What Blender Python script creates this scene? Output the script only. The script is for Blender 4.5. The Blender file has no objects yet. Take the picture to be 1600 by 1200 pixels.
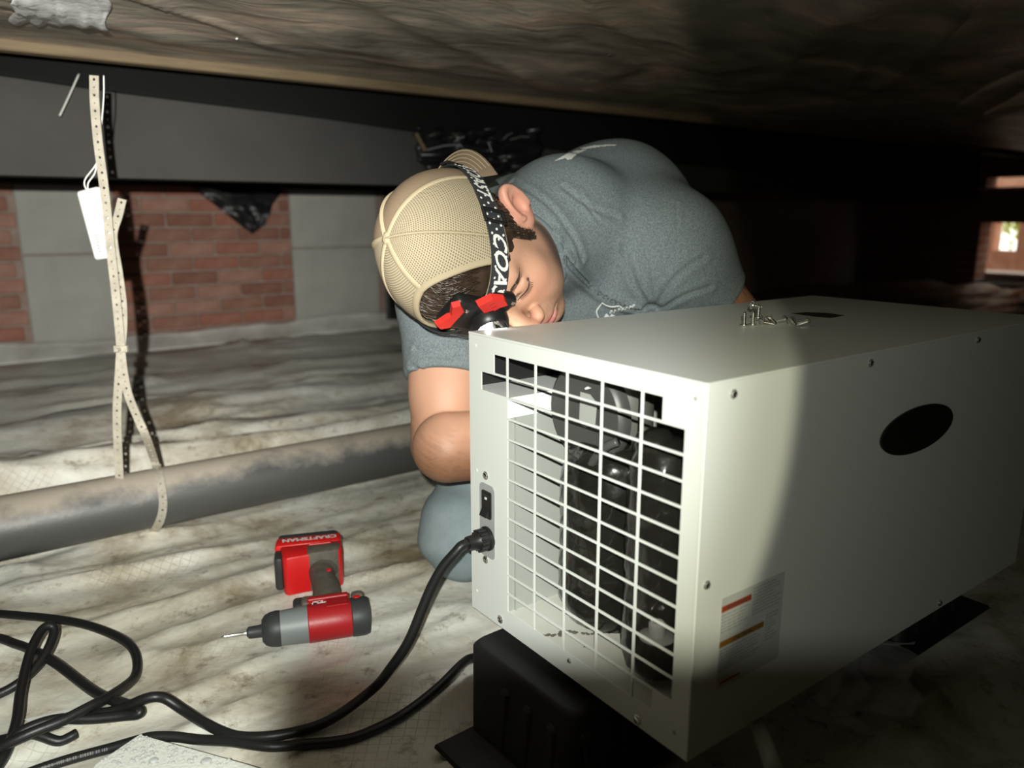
import bpy, bmesh, math, random
import numpy as np
from mathutils import Vector, Matrix
from mathutils.bvhtree import BVHTree

random.seed(4)
RNG = np.random.default_rng(7)
SC = bpy.context.scene
COL = SC.collection

# ------------------------------------------------------------------ camera
F_PX, PIT, YAW, CZ = 1203.3, 0.2167, math.radians(36.25), 0.60
cam_d = bpy.data.cameras.new('camera')
cam = bpy.data.objects.new('camera', cam_d)
COL.objects.link(cam)
cam.location = (0, 0, CZ)
cam.rotation_euler = (math.pi/2 - PIT, 0, -YAW)
cam_d.sensor_fit = 'HORIZONTAL'
cam_d.sensor_width = 36.0
cam_d.lens = F_PX/1600*36
cam_d.clip_start = 0.02
cam_d.dof.use_dof = True
cam_d.dof.focus_distance = 0.98
cam_d.dof.aperture_fstop = 3.6
SC.camera = cam

_cp, _sp, _cy, _sy = math.cos(PIT), math.sin(PIT), math.cos(YAW), math.sin(YAW)
def c2w(c):
    """camera-frame offset (right, up, back) -> world point"""
    c = np.asarray(c, float)
    x, y, f = c[..., 0], c[..., 1], -c[..., 2]
    gy = f*_cp + y*_sp
    return np.stack([_cy*x + _sy*gy, -_sy*x + _cy*gy, CZ + y*_cp - f*_sp], -1)
CAM0 = np.array([0, 0, CZ])
def ray(px, py):
    return c2w([(px-800)/F_PX, (600-py)/F_PX, -1.0]) - CAM0
def P(px, py, d):                       # point at depth d along the view axis
    return CAM0 + ray(px, py)*d
def onp(px, py, ax, v):                 # point on an axis plane of the house frame
    r = ray(px, py)
    return CAM0 + r*((v-CAM0[ax])/r[ax])

# ------------------------------------------------------------------ view, world, lights
SC.view_settings.view_transform = 'Standard'
SC.view_settings.look = 'None'
SC.view_settings.exposure = 0.0
SC.view_settings.gamma = 1.0
SC.view_settings.use_curve_mapping = False
SC.cycles.max_bounces = 8
SC.cycles.use_denoising = True

W = bpy.data.worlds.new('daylight')
SC.world = W
W.use_nodes = True
_bg = W.node_tree.nodes['Background']
_bg.inputs[0].default_value = (0.95, 1.0, 0.92, 1)
_bg.inputs[1].default_value = 2.0

def spot(name, loc, target, energy, size_deg, blend, radius, color):
    l = bpy.data.lights.new(name, 'SPOT')
    l.energy = energy; l.spot_size = math.radians(size_deg); l.spot_blend = blend
    l.shadow_soft_size = radius; l.color = color
    o = bpy.data.objects.new(name, l)
    COL.objects.link(o)
    o.location = loc
    d = Vector(target) - Vector(loc)
    o.rotation_euler = d.to_track_quat('-Z', 'Y').to_euler()
    return o
LAMP = c2w([-0.005, 0.050, 0.13])          # the photographer's head torch, behind and above the phone
spot('torch_beam', LAMP, LAMP + c2w([-.335, -.01, -1]) - CAM0, 24, 74, 0.07, 0.005, (1.0, 0.97, 0.72))
spot('torch_beam_core', LAMP, LAMP + c2w([-.335, -.01, -1]) - CAM0, 48, 70, 0.45, 0.005, (0.93, 0.985, 1.0))
spot('torch_hot_spot', LAMP, P(230, 440, 2.5), 225, 44, 1.0, 0.005, (1.0, 0.99, 0.94))
spot('torch_spill', LAMP, P(680, 640, 1.2), 7.5, 120, 1.0, 0.004, (0.95, 1.0, 0.88))

# ------------------------------------------------------------------ materials
class NT:
    def __init__(s, m):
        s.t = m.node_tree; s.n = s.t.nodes; s.l = s.t.links
    def add(s, typ, **kw):
        n = s.n.new(typ)
        for k, v in kw.items():
            if k.startswith('i_'):
                key = k[2:]
                key = int(key) if key.isdigit() else key.replace('_', ' ')
                n.inputs[key].default_value = v
            else:
                setattr(n, k, v)
        return n
    def link(s, a, b): s.l.new(a, b)

def rgb(r, g, b):                        # sRGB 0-255 -> linear rgba
    f = lambda c: (c/255/12.92) if c/255 <= .04045 else ((c/255+.055)/1.055)**2.4
    return (f(r), f(g), f(b), 1)

def mat(name, color, rough=0.5, metal=0.0, spec=0.5, var=None, var_scale=20, var_amt=0.5, bump=0.0, bump_scale=200,
        trans=0.0, coat=0.0, sss=0.0, attr=None, stretch=None, detail=4, alpha=1.0, emit=None, emit_s=0, ior=1.45):
    m = bpy.data.materials.new(name); m.use_nodes = True
    t = NT(m); b = t.n['Principled BSDF']
    b.inputs['Base Color'].default_value = color
    b.inputs['Roughness'].default_value = rough
    b.inputs['Metallic'].default_value = metal
    b.inputs['Specular IOR Level'].default_value = spec
    b.inputs['Transmission Weight'].default_value = trans
    b.inputs['Coat Weight'].default_value = coat
    b.inputs['IOR'].default_value = ior
    b.inputs['Alpha'].default_value = alpha
    if sss:
        b.inputs['Subsurface Weight'].default_value = sss
        b.inputs['Subsurface Radius'].default_value = (0.008, 0.003, 0.0015)
        b.inputs['Subsurface Scale'].default_value = 1.0
    if emit:
        b.inputs['Emission Color'].default_value = emit
        b.inputs['Emission Strength'].default_value = emit_s
    co = None
    if var or bump:
        tc = t.add('ShaderNodeTexCoord'); co = tc.outputs['Object']
        if stretch:
            mp = t.add('ShaderNodeMapping'); mp.inputs['Scale'].default_value = stretch
            t.link(co, mp.inputs[0]); co = mp.outputs[0]
    if var:
        nz = t.add('ShaderNodeTexNoise', i_Scale=var_scale, i_Detail=detail, i_Roughness=.6)
        t.link(co, nz.inputs['Vector'])
        rp = t.add('ShaderNodeValToRGB')
        rp.color_ramp.elements[0].position = .5 - .25*(1.2-var_amt); rp.color_ramp.elements[1].position = .5 + .25*(1.2-var_amt)
        rp.color_ramp.elements[0].color = color; rp.color_ramp.elements[1].color = var
        t.link(nz.outputs[0], rp.inputs[0]); t.link(rp.outputs[0], b.inputs['Base Color'])
    if attr:
        a = t.add('ShaderNodeAttribute', attribute_name=attr)
        t.link(a.outputs['Color'], b.inputs['Base Color'])
    if bump:
        nb = t.add('ShaderNodeTexNoise', i_Scale=bump_scale, i_Detail=3)
        t.link(co, nb.inputs['Vector'])
        bp = t.add('ShaderNodeBump', i_Strength=bump, i_Distance=0.004)
        t.link(nb.outputs[0], bp.inputs['Height']); t.link(bp.outputs[0], b.inputs['Normal'])
    return m

M = {}
M['powder'] = mat('powder_coated_steel', (.74, .76, .72, 1), .42, spec=.4, bump=.05, bump_scale=900)
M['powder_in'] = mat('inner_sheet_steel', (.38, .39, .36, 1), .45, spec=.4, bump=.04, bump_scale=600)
M['pan'] = mat('drip_pan_white', (.70, .70, .64, 1), .4, var=(.62, .61, .54, 1), var_scale=9)
M['steel'] = mat('zinc_screw', (.75, .75, .72, 1), .22, metal=1)
M['darksteel'] = mat('dark_steel', (.10, .10, .10, 1), .4, metal=.6)
M['galv'] = mat('galvanised_tape', (.42, .385, .31, 1), .5, metal=.2, var=(.32, .29, .235, 1), var_scale=60)
M['black_plastic'] = mat('black_plastic', (.012, .012, .012, 1), .38)
M['black_matte'] = mat('black_block_plastic', (.016, .016, .016, 1), .55, bump=.1, bump_scale=120)
M['rubber'] = mat('cord_rubber', (.012, .012, .012, 1), .42, bump=.05, bump_scale=300)
M['foam'] = mat('black_glossy_wrap', (.010, .0095, .008, 1), .22, coat=.5, bump=.45, bump_scale=30)
M['fan'] = mat('dark_grey_blower', (.085, .085, .08, 1), .45, metal=.3)
M['silver_in'] = mat('bare_motor_steel', (.45, .44, .40, 1), .38, metal=.8)
M['white_plastic'] = mat('white_plastic', (.80, .80, .79, 1), .35)
M['wire_white'] = mat('white_wire', (.62, .62, .58, 1), .45)
M['white_print'] = mat('white_print', (.75, .75, .72, 1), .5)
M['dark_print'] = mat('dark_print', (.05, .05, .05, 1), .6)
M['grey_print'] = mat('grey_print', (.33, .33, .32, 1), .6)
M['orange'] = mat('warning_orange', (.36, .05, .015, 1), .5)
M['amber'] = mat('caution_amber', (.26, .12, .015, 1), .5)
M['badge'] = mat('badge_black', (.010, .011, .010, 1), .42)
M['red'] = mat('red_tool_plastic', (.36, .010, .014, 1), .42, bump=.05, bump_scale=300)
M['red_bright'] = mat('red_battery_plastic', (.68, .014, .014, 1), .4)
M['grey_rubber'] = mat('grey_overmould', (.085, .08, .07, 1), .65, var=(.14, .12, .09, 1), var_scale=70, bump=.2, bump_scale=400)
M['grey_metal'] = mat('gear_case_grey', (.20, .22, .22, 1), .5, metal=.1)
M['tool_dark'] = mat('tool_dark_plastic', (.035, .037, .038, 1), .5)
def dusty_pipe():
    m = mat('dusty_black_pipe', (.05, .05, .05, 1), .45)
    t = NT(m); b = t.n['Principled BSDF']
    g = t.add('ShaderNodeNewGeometry'); sx = t.add('ShaderNodeSeparateXYZ'); t.link(g.outputs['Normal'], sx.inputs[0])
    tc = t.add('ShaderNodeTexCoord'); n = t.add('ShaderNodeTexNoise', i_Scale=11, i_Detail=9, i_Roughness=.7); t.link(tc.outputs['Object'], n.inputs['Vector'])
    a = t.add('ShaderNodeMath', operation='MULTIPLY_ADD', i_1=1.5, i_2=-.75); t.link(n.outputs[0], a.inputs[0])
    d = t.add('ShaderNodeMath', operation='ADD'); t.link(a.outputs[0], d.inputs[0]); t.link(sx.outputs['Z'], d.inputs[1])
    r = t.add('ShaderNodeValToRGB'); e = r.color_ramp.elements          # settled dust on the upper side
    e[0].position = .30; e[0].color = (.060, .060, .058, 1); e[1].position = .85; e[1].color = (.30, .265, .215, 1); x = e.new(.55); x.color = (.15, .14, .125, 1)
    t.link(d.outputs[0], r.inputs[0]); t.link(r.outputs[0], b.inputs['Base Color'])
    bp = t.add('ShaderNodeBump', i_Strength=.3, i_Distance=.004); t.link(n.outputs[0], bp.inputs['Height']); t.link(bp.outputs[0], b.inputs['Normal'])
    return m
M['pipe'] = dusty_pipe()
M['wood'] = mat('bare_wood_edge', (.20, .145, .080, 1), .7, var=(.14, .10, .055, 1), var_scale=9, stretch=(1, 12, 12), bump=.2, bump_scale=60)
M['brick'] = [mat('brick_%s' % n, c, .85, var=v, var_scale=14, var_amt=.3, bump=.5, bump_scale=110, detail=7) for n, c, v in (
    ('rust', (.30, .105, .065, 1), (.36, .17, .12, 1)), ('brown', (.25, .10, .065, 1), (.33, .18, .135, 1)),
    ('pale', (.33, .15, .105, 1), (.40, .235, .18, 1)), ('dark', (.21, .08, .055, 1), (.28, .14, .10, 1)))]
M['mortar'] = mat('mortar', (.27, .185, .145, 1), .9, var=(.36, .28, .235, 1), var_scale=16, bump=.5, bump_scale=90)
M['block'] = mat('concrete_block', (.44, .44, .39, 1), .9, var=(.37, .37, .33, 1), var_scale=6, bump=.5, bump_scale=160)
M['dark_wrap'] = mat('black_vapour_wrap', (.020, .020, .019, 1), .42, bump=.45, bump_scale=16)
M['shiny_wrap'] = mat('shiny_black_sheet', (.014, .014, .015, 1), .36, coat=.15, bump=.08, bump_scale=18)
M['beam'] = mat('painted_steel_beam', (.043, .041, .036, 1), .75, var=(.030, .029, .026, 1), var_scale=4, bump=.1, bump_scale=60)
M['clear'] = mat('clear_plastic_film', (.85, .86, .84, 1), .12, alpha=.22, bump=.6, bump_scale=30)
M['foam_white'] = mat('white_foam_board', (.74, .75, .69, 1), .55, bump=.25, bump_scale=260)
M['paper'] = mat('white_label_paper', (.72, .72, .70, 1), .5)
M['water'] = mat('water_bead', (.9, .92, .9, 1), .05, alpha=.45)
M['hose'] = mat('pale_vinyl_hose', (.40, .41, .36, 1), .35)
M['phone'] = mat('phone_shell', (.03, .03, .035, 1), .3)
M['glass_dark'] = mat('dark_glass', (.01, .01, .012, 1), .08)
M['leaf'] = mat('sunlit_leaves', (.30, .42, .05, 1), .6, var=(.55, .60, .12, 1), var_scale=9)
M['soil'] = mat('outdoor_soil', (.80, .70, .62, 1), .9)

# liner floor: stained white, faint thread grid
def liner():
    m = mat('white_ground_liner', (.70, .68, .60, 1), .38, spec=.4)
    t = NT(m); b = t.n['Principled BSDF']
    tc = t.add('ShaderNodeTexCoord'); co = tc.outputs['Object']
    n1 = t.add('ShaderNodeTexNoise', i_Scale=3.2, i_Detail=9, i_Roughness=.68, i_Distortion=.6); t.link(co, n1.inputs['Vector'])
    r1 = t.add('ShaderNodeValToRGB'); e = r1.color_ramp.elements
    e[0].position = .34; e[0].color = (.27, .215, .14, 1)
    e[1].position = .60; e[1].color = (.78, .77, .70, 1)
    x = e.new(.46); x.color = (.59, .55, .45, 1)
    t.link(n1.outputs[0], r1.inputs[0])
    n2 = t.add('ShaderNodeTexNoise', i_Scale=26, i_Detail=8, i_Roughness=.75); t.link(co, n2.inputs['Vector'])
    r2 = t.add('ShaderNodeValToRGB'); r2.color_ramp.elements[0].position = .31; r2.color_ramp.elements[1].position = .45
    r2.color_ramp.elements[0].color = (.30, .24, .17, 1); r2.color_ramp.elements[1].color = (1, 1, 1, 1)
    t.link(n2.outputs[0], r2.inputs[0])
    mx = t.add('ShaderNodeMix', data_type='RGBA', blend_type='MULTIPLY'); mx.inputs[0].default_value = .85
    t.link(r1.outputs[0], mx.inputs[6]); t.link(r2.outputs[0], mx.inputs[7])
    # dirtier in the far half of the crawl space
    sx = t.add('ShaderNodeSeparateXYZ'); t.link(co, sx.inputs[0])
    n4 = t.add('ShaderNodeTexNoise', i_Scale=1.6, i_Detail=5); t.link(co, n4.inputs['Vector'])
    ad = t.add('ShaderNodeMath', operation='MULTIPLY_ADD', i_1=1.1); t.link(n4.outputs[0], ad.inputs[0]); t.link(sx.outputs['Y'], ad.inputs[2])
    mr = t.add('ShaderNodeMapRange'); mr.inputs[1].default_value = 2.70; mr.inputs[2].default_value = 3.15
    mr.inputs[3].default_value = 0; mr.inputs[4].default_value = .75
    t.link(ad.outputs[0], mr.inputs[0])
    mx2 = t.add('ShaderNodeMix', data_type='RGBA'); mx2.inputs[7].default_value = (.40, .385, .34, 1)
    t.link(mr.outputs[0], mx2.inputs[0]); t.link(mx.outputs[2], mx2.inputs[6])
    # reinforcement threads
    mp = t.add('ShaderNodeMapping'); mp.inputs['Rotation'].default_value = (0, 0, .62); mp.inputs['Scale'].default_value = (1, 1, 0)
    t.link(co, mp.inputs[0])
    nd = t.add('ShaderNodeTexNoise', i_Scale=7, i_Detail=2); t.link(co, nd.inputs['Vector'])
    vm = t.add('ShaderNodeMix', data_type='VECTOR'); vm.inputs[0].default_value = .012
    t.link(mp.outputs[0], vm.inputs[4]); t.link(nd.outputs['Color'], vm.inputs[5])
    lines = []
    for ax in (0, 1):
        w = t.add('ShaderNodeTexWave', i_Scale=24.0); w.bands_direction = 'XY'[ax]
        t.link(vm.outputs[1], w.inputs['Vector'])
        lt = t.add('ShaderNodeMapRange'); lt.inputs[1].default_value = .965; lt.inputs[2].default_value = .995
        t.link(w.outputs['Fac'], lt.inputs[0]); lines.append(lt)
    mxl = t.add('ShaderNodeMath', operation='MAXIMUM'); t.link(lines[0].outputs[0], mxl.inputs[0]); t.link(lines[1].outputs[0], mxl.inputs[1])
    n5 = t.add('ShaderNodeTexNoise', i_Scale=4.1, i_Detail=4); t.link(co, n5.inputs['Vector'])
    g5 = t.add('ShaderNodeMapRange'); g5.inputs[1].default_value = .50; g5.inputs[2].default_value = .64; g5.inputs[4].default_value = .50
    t.link(n5.outputs[0], g5.inputs[0])
    ml = t.add('ShaderNodeMath', operation='MULTIPLY'); t.link(mxl.outputs[0], ml.inputs[0]); t.link(g5.outputs[0], ml.inputs[1])
    mx3 = t.add('ShaderNodeMix', data_type='RGBA'); mx3.inputs[7].default_value = (.30, .23, .13, 1)
    t.link(ml.outputs[0], mx3.inputs[0]); t.link(mx2.outputs[2], mx3.inputs[6])
    t.link(mx3.outputs[2], b.inputs['Base Color'])
    n3 = t.add('ShaderNodeTexNoise', i_Scale=45, i_Detail=6); t.link(co, n3.inputs['Vector'])
    bp = t.add('ShaderNodeBump', i_Strength=.35, i_Distance=.006); t.link(n3.outputs[0], bp.inputs['Height']); t.link(bp.outputs[0], b.inputs['Normal'])
    return m
M['liner'] = liner()

def belly():
    m = mat('dark_belly_wrap', (.06, .05, .04, 1), .42)
    t = NT(m); b = t.n['Principled BSDF']
    tc = t.add('ShaderNodeTexCoord'); co = tc.outputs['Object']
    mp = t.add('ShaderNodeMapping'); mp.inputs['Rotation'].default_value = (0, 0, .5); mp.inputs['Scale'].default_value = (1, 2.2, 1)
    t.link(co, mp.inputs[0])
    n1 = t.add('ShaderNodeTexNoise', i_Scale=2.3, i_Detail=9, i_Roughness=.62, i_Distortion=1.1); t.link(mp.outputs[0], n1.inputs['Vector'])
    r = t.add('ShaderNodeValToRGB'); e = r.color_ramp.elements
    e[0].position = .34; e[0].color = (.18, .155, .125, 1); e[1].position = .66; e[1].color = (.74, .52, .41, 1)
    x = e.new(.52); x.color = (.42, .37, .30, 1)
    t.link(n1.outputs[0], r.inputs[0]); t.link(r.outputs[0], b.inputs['Base Color'])
    n3 = t.add('ShaderNodeTexNoise', i_Scale=9, i_Detail=5, i_Roughness=.5, i_Distortion=.8); t.link(mp.outputs[0], n3.inputs['Vector'])
    bp = t.add('ShaderNodeBump', i_Strength=.22, i_Distance=.02); t.link(n3.outputs[0], bp.inputs['Height']); t.link(bp.outputs[0], b.inputs['Normal'])
    return m
M['belly'] = belly()

def brick_far():
    m = mat('far_brickwork', (.2, .1, .07, 1), .9)
    t = NT(m); b = t.n['Principled BSDF']
    tc = t.add('ShaderNodeTexCoord'); mp = t.add('ShaderNodeMapping'); mp.inputs['Rotation'].default_value = (math.pi/2, 0, 0)
    t.link(tc.outputs['Object'], mp.inputs[0])
    k = t.add('ShaderNodeTexBrick', i_Scale=1.0); k.inputs['Brick Width'].default_value = .213; k.inputs['Row Height'].default_value = .0677
    k.inputs['Mortar Size'].default_value = .008; k.inputs['Color1'].default_value = (.27, .10, .065, 1); k.inputs['Color2'].default_value = (.34, .15, .10, 1)
    k.inputs['Mortar'].default_value = (.36, .29, .24, 1)
    t.link(mp.outputs[0], k.inputs['Vector']); t.link(k.outputs[0], b.inputs['Base Color'])
    return m
M['brick_far'] = brick_far()

# ------------------------------------------------------------------ object helpers
def link(name, me, m=None, parent=None):
    o = bpy.data.objects.new(name, me); COL.objects.link(o)
    if m is not None:
        for mm in (m if isinstance(m, (list, tuple)) else [m]):
            me.materials.append(mm)
    if parent is not None: o.parent = parent
    return o
def from_bm(name, bm, m=None, parent=None, smooth=False, auto=None):
    me = bpy.data.meshes.new(name); bm.to_mesh(me); bm.free()
    if smooth or auto:
        me.polygons.foreach_set('use_smooth', [True]*len(me.polygons))
        if auto: me.set_sharp_from_angle(angle=math.radians(auto))
    return link(name, me, m, parent)
def from_vf(name, v, f, m=None, parent=None, smooth=False, auto=None):
    me = bpy.data.meshes.new(name); me.from_pydata([tuple(map(float, p)) for p in v], [], [tuple(map(int, q)) for q in f]); me.update()
    if smooth or auto:
        me.polygons.foreach_set('use_smooth', [True]*len(me.polygons))
        if auto: me.set_sharp_from_angle(angle=math.radians(auto))
    return link(name, me, m, parent)
def tag(o, label=None, cat=None, group=None, kind=None):
    if label: o['label'] = label
    if cat: o['category'] = cat
    if group: o['group'] = group
    if kind: o['kind'] = kind
    return o
def thing(name, label, cat, loc=(0, 0, 0), group=None, rot=None):
    o = bpy.data.objects.new(name, None); COL.objects.link(o); o.location = loc
    o.empty_display_size = .05
    if rot is not None: o.rotation_euler = rot
    return tag(o, label, cat, group)
def struct(o): o['kind'] = 'structure'; return o

def b_box(lo, hi, bev=0.0, seg=2, bm=None, T=None):
    bm2 = bmesh.new()
    bmesh.ops.create_cube(bm2, size=1)
    lo, hi = np.array(lo, float), np.array(hi, float)
    for v in bm2.verts:
        v.co = Vector(((hi-lo)*np.array(v.co) + (hi+lo)/2).tolist())
    if bev: bmesh.ops.bevel(bm2, geom=list(bm2.edges), offset=bev, segments=seg, affect='EDGES', profile=.5)
    if T is not None: bmesh.ops.transform(bm2, matrix=T, verts=bm2.verts)
    if bm is None: return bm2
    return merge(bm, bm2)
def merge(bm, bm2):
    me = bpy.data.meshes.new('tmp'); bm2.to_mesh(me); bm2.free(); bm.from_mesh(me); bpy.data.meshes.remove(me); return bm
def frame_from(d, up=(0, 0, 1)):
    d = np.asarray(d, float); d = d/np.linalg.norm(d)
    up = np.asarray(up, float)
    if abs(d @ up) > .98: up = np.array([1., 0, 0])
    x = np.cross(up, d); x /= np.linalg.norm(x); y = np.cross(d, x)
    return x, y, d
def tube_vf(pts, r, n=10, caps=True, closed=False, flat=None, up=(0, 0, 1)):
    pts = np.asarray(pts, float); N = len(pts)
    r = np.broadcast_to(np.asarray(r, float), (N,))
    tan = np.gradient(pts, axis=0)
    if closed: tan = (np.roll(pts, -1, 0) - np.roll(pts, 1, 0))
    tan /= np.linalg.norm(tan, axis=1)[:, None] + 1e-12
    x, y, _ = frame_from(tan[0], up)
    V = []
    for i in range(N):
        d = tan[i]; x = x - d*(x @ d); x /= np.linalg.norm(x); y = np.cross(d, x)
        a = np.linspace(0, 2*np.pi, n, endpoint=False)
        fx, fy = (1, 1) if flat is None else flat
        V.append(pts[i] + r[i]*(np.cos(a)[:, None]*x*fx + np.sin(a)[:, None]*y*fy))
    V = np.concatenate(V); Fc = []
    for i in range(N if closed else N-1):
        j = (i+1) % N
        for k in range(n):
            Fc.append((i*n+k, i*n+(k+1) % n, j*n+(k+1) % n, j*n+k))
    if caps and not closed:
        Fc.append(tuple(range(n-1, -1, -1))); Fc.append(tuple((N-1)*n+k for k in range(n)))
    return V, Fc
def spline(pts, n=8, closed=False):
    """Catmull-Rom through pts"""
    p = np.asarray(pts, float)
    if closed: p = np.concatenate([p[-1:], p, p[:2]])
    else: p = np.concatenate([2*p[:1]-p[1:2], p, 2*p[-1:]-p[-2:-1]])
    out = []
    for i in range(1, len(p)-2):
        for t in np.linspace(0, 1, n, endpoint=False):
            a, b, c, d = p[i-1], p[i], p[i+1], p[i+2]
            out.append(.5*((2*b) + (c-a)*t + (2*a-5*b+4*c-d)*t*t + (3*b-a-3*c+d)*t**3))
    if not closed: out.append(p[-2])
    return np.array(out)
def lathe_vf(prof, n=24, T=None, close=True):
    """profile [(r, h)] around local z, T 4x4 -> verts, faces"""
    a = np.linspace(0, 2*np.pi, n, endpoint=False); V = []
    for r, h in prof:
        V.append(np.stack([r*np.cos(a), r*np.sin(a), np.full(n, h)], 1))
    V = np.concatenate(V); Fc = []
    m = len(prof)
    for i in range(m-1):
        for k in range(n):
            Fc.append((i*n+k, i*n+(k+1) % n, (i+1)*n+(k+1) % n, (i+1)*n+k))
    if close:
        Fc.append(tuple(range(n-1, -1, -1))); Fc.append(tuple((m-1)*n+k for k in range(n)))
    if T is not None: V = V @ np.array(T)[:3, :3].T + np.array(T)[:3, 3]
    return V, Fc
def basis(o, x, y, z):
    T = np.eye(4); T[:3, 0] = x; T[:3, 1] = y; T[:3, 2] = z; T[:3, 3] = o; return T
def axis_T(o, d, up=(0, 0, 1)):
    x, y, z = frame_from(d, up); return basis(o, x, y, z)
class Acc:                                # gather several shapes into one part
    def __init__(s): s.v = []; s.f = []; s.n = 0
    def add(s, V, Fc):
        s.v.append(np.asarray(V, float)); s.f += [tuple(int(i)+s.n for i in q) for q in Fc]; s.n += len(V); return s
    def box(s, lo, hi, bev=0, T=None, seg=2):
        bm = b_box(lo, hi, bev, seg); bm.verts.ensure_lookup_table(); bm.verts.index_update()
        V = np.array([v.co[:] for v in bm.verts]); Fc = [[l.index for l in q.verts] for q in bm.faces]; bm.free()
        if T is not None: V = V @ np.array(T)[:3, :3].T + np.array(T)[:3, 3]
        return s.add(V, Fc)
    def build(s, name, m, parent=None, **k): return from_vf(name, np.concatenate(s.v), s.f, m, parent, **k)
def text_vf(txt, size, shear=0.0, extrude=0.0, bold=0.0, spacing=1.0, res=3):
    c = bpy.data.curves.new('txt', 'FONT'); c.body = txt; c.size = size; c.shear = shear; c.extrude = extrude; c.offset = bold
    c.align_x = 'CENTER'; c.align_y = 'CENTER'; c.resolution_u = res; c.space_character = spacing
    o = bpy.data.objects.new('txt', c); COL.objects.link(o)
    dg = bpy.context.evaluated_depsgraph_get(); me = bpy.data.meshes.new_from_object(o.evaluated_get(dg))
    bm = bmesh.new(); bm.from_mesh(me); bmesh.ops.triangulate(bm, faces=bm.faces); bm.verts.index_update()
    V = np.array([v.co[:] for v in bm.verts]); Fc = [[l.index for l in q.verts] for q in bm.faces]; bm.free()
    bpy.data.objects.remove(o); bpy.data.curves.remove(c); bpy.data.meshes.remove(me)
    return V, Fc

# value noise
def _hash(ix, iy, s):
    h = (ix*374761393 + iy*668265263 + s*1274126177) & 0xffffffff
    h = ((h ^ (h >> 13))*1274126177) & 0xffffffff
    return ((h ^ (h >> 16)) & 0xffff)/65535.0
def vnoise(x, y, s=0):
    x = np.asarray(x, float); y = np.asarray(y, float)
    ix, iy = np.floor(x).astype(np.int64), np.floor(y).astype(np.int64); fx, fy = x-ix, y-iy
    fx, fy = fx*fx*(3-2*fx), fy*fy*(3-2*fy)
    a, b, c, d = _hash(ix, iy, s), _hash(ix+1, iy, s), _hash(ix, iy+1, s), _hash(ix+1, iy+1, s)
    return (a*(1-fx)+b*fx)*(1-fy) + (c*(1-fx)+d*fx)*fy
def fbm(x, y, s=0, o=4):
    return sum(vnoise(x*2**k, y*2**k, s+k)*.5**k for k in range(o))/sum(.5**k for k in range(o))
def sstep(a, b, x):
    t = np.clip((np.asarray(x, float)-a)/(b-a), 0, 1); return t*t*(3-2*t)
def grid_vf(xs, ys, fn):
    Xg, Yg = np.meshgrid(xs, ys, indexing='ij'); Z = fn(Xg, Yg)
    V = np.stack([Xg, Yg, Z], -1).reshape(-1, 3); n, m = len(xs), len(ys)
    i, j = np.meshgrid(np.arange(n-1), np.arange(m-1), indexing='ij'); a = (i*m+j).ravel()
    return V, np.stack([a, a+m, a+m+1, a+1], 1)

# ------------------------------------------------------------------ the setting
def floor_h(x, y):
    # fine folds along the joists, long soft ridges beyond the pipe
    u = x + .25*fbm(x*2, y*2, 3); v = y + .10*fbm(x*1.4, y*1.4, 5)
    folds = 1-np.abs(2*vnoise(u*2.2, v*13, 11)-1)
    folds2 = 1-np.abs(2*vnoise(u*4.5+7, v*26, 12)-1)
    near = (.016*folds**4 + .006*folds2**3)*(.25+1.1*sstep(.35, .7, fbm(x*2.1+5, y*2.6, 14))) + .010*fbm(x*5, y*5, 2) - .0150
    flat = sstep(.10, .26, np.hypot((x-.38)/1.25, y-1.0))
    r = 0
    for yc, amp, w, s in ((1.93, .075, .085, 1), (2.16, .03, .07, 6), (2.45, .045, .12, 2), (2.85, .05, .14, 3), (3.35, .06, .2, 4)):
        yy = yc + .16*(fbm(x*1.1, x*0+s, 20+s)-.5)
        r = r + amp*np.exp(-((y-yy)/w)**2)*(.55+.75*fbm(x*1.7+s, y*3, 30+s))
    far = r*sstep(1.62, 1.8, y)
    return near*(.35+.65*flat) + far
xs = np.concatenate([np.linspace(-2.6, -.5, 40, endpoint=False), np.linspace(-.5, 1.5, 170, endpoint=False), np.linspace(1.5, 3.2, 80, endpoint=False), np.linspace(3.2, 7.2, 50)])
ys = np.concatenate([np.linspace(-1.6, 0, 20, endpoint=False), np.linspace(0, 2.2, 190, endpoint=False), np.linspace(2.2, 3.95, 90)])
V, Fc = grid_vf(xs, ys, floor_h)
struct(from_vf('floor', V, Fc, M['liner'], smooth=True))
def fz(x, y): return float(floor_h(np.array([x]), np.array([y]))[0])

# belly wrap overhead, sagging and creased, ending at the wooden rim
ZC, YR = .925, 1.95
def ceil_h(x, y):
    u = x*.8+y*.6; v = -x*.6+y*.8
    cr = 1-np.abs(2*vnoise(u*1.6, v*9+.8*fbm(x*2, y*2, 8), 40)-1)
    sag = .03*fbm(x*1.1, y*1.1, 41)+.012*fbm(x*5, y*5, 44)
    edge = sstep(YR, YR-.5, y)
    return ZC + .02 - edge*(sag + .008*cr**3 + .007*(1-np.abs(2*vnoise(u*2.6+3, v*5, 47)-1))**2) - .002*cr**3
V, Fc = grid_vf(np.concatenate([np.linspace(-2.6, -.4, 20, endpoint=False), np.linspace(-.4, 3, 190, endpoint=False), np.linspace(3, 7.2, 30)]), np.concatenate([np.linspace(-1.6, .5, 16, endpoint=False), np.linspace(.5, YR, 130)]), ceil_h)
struct(from_vf('ceiling', V, Fc[:, ::-1], M['belly'], smooth=True))
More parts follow.
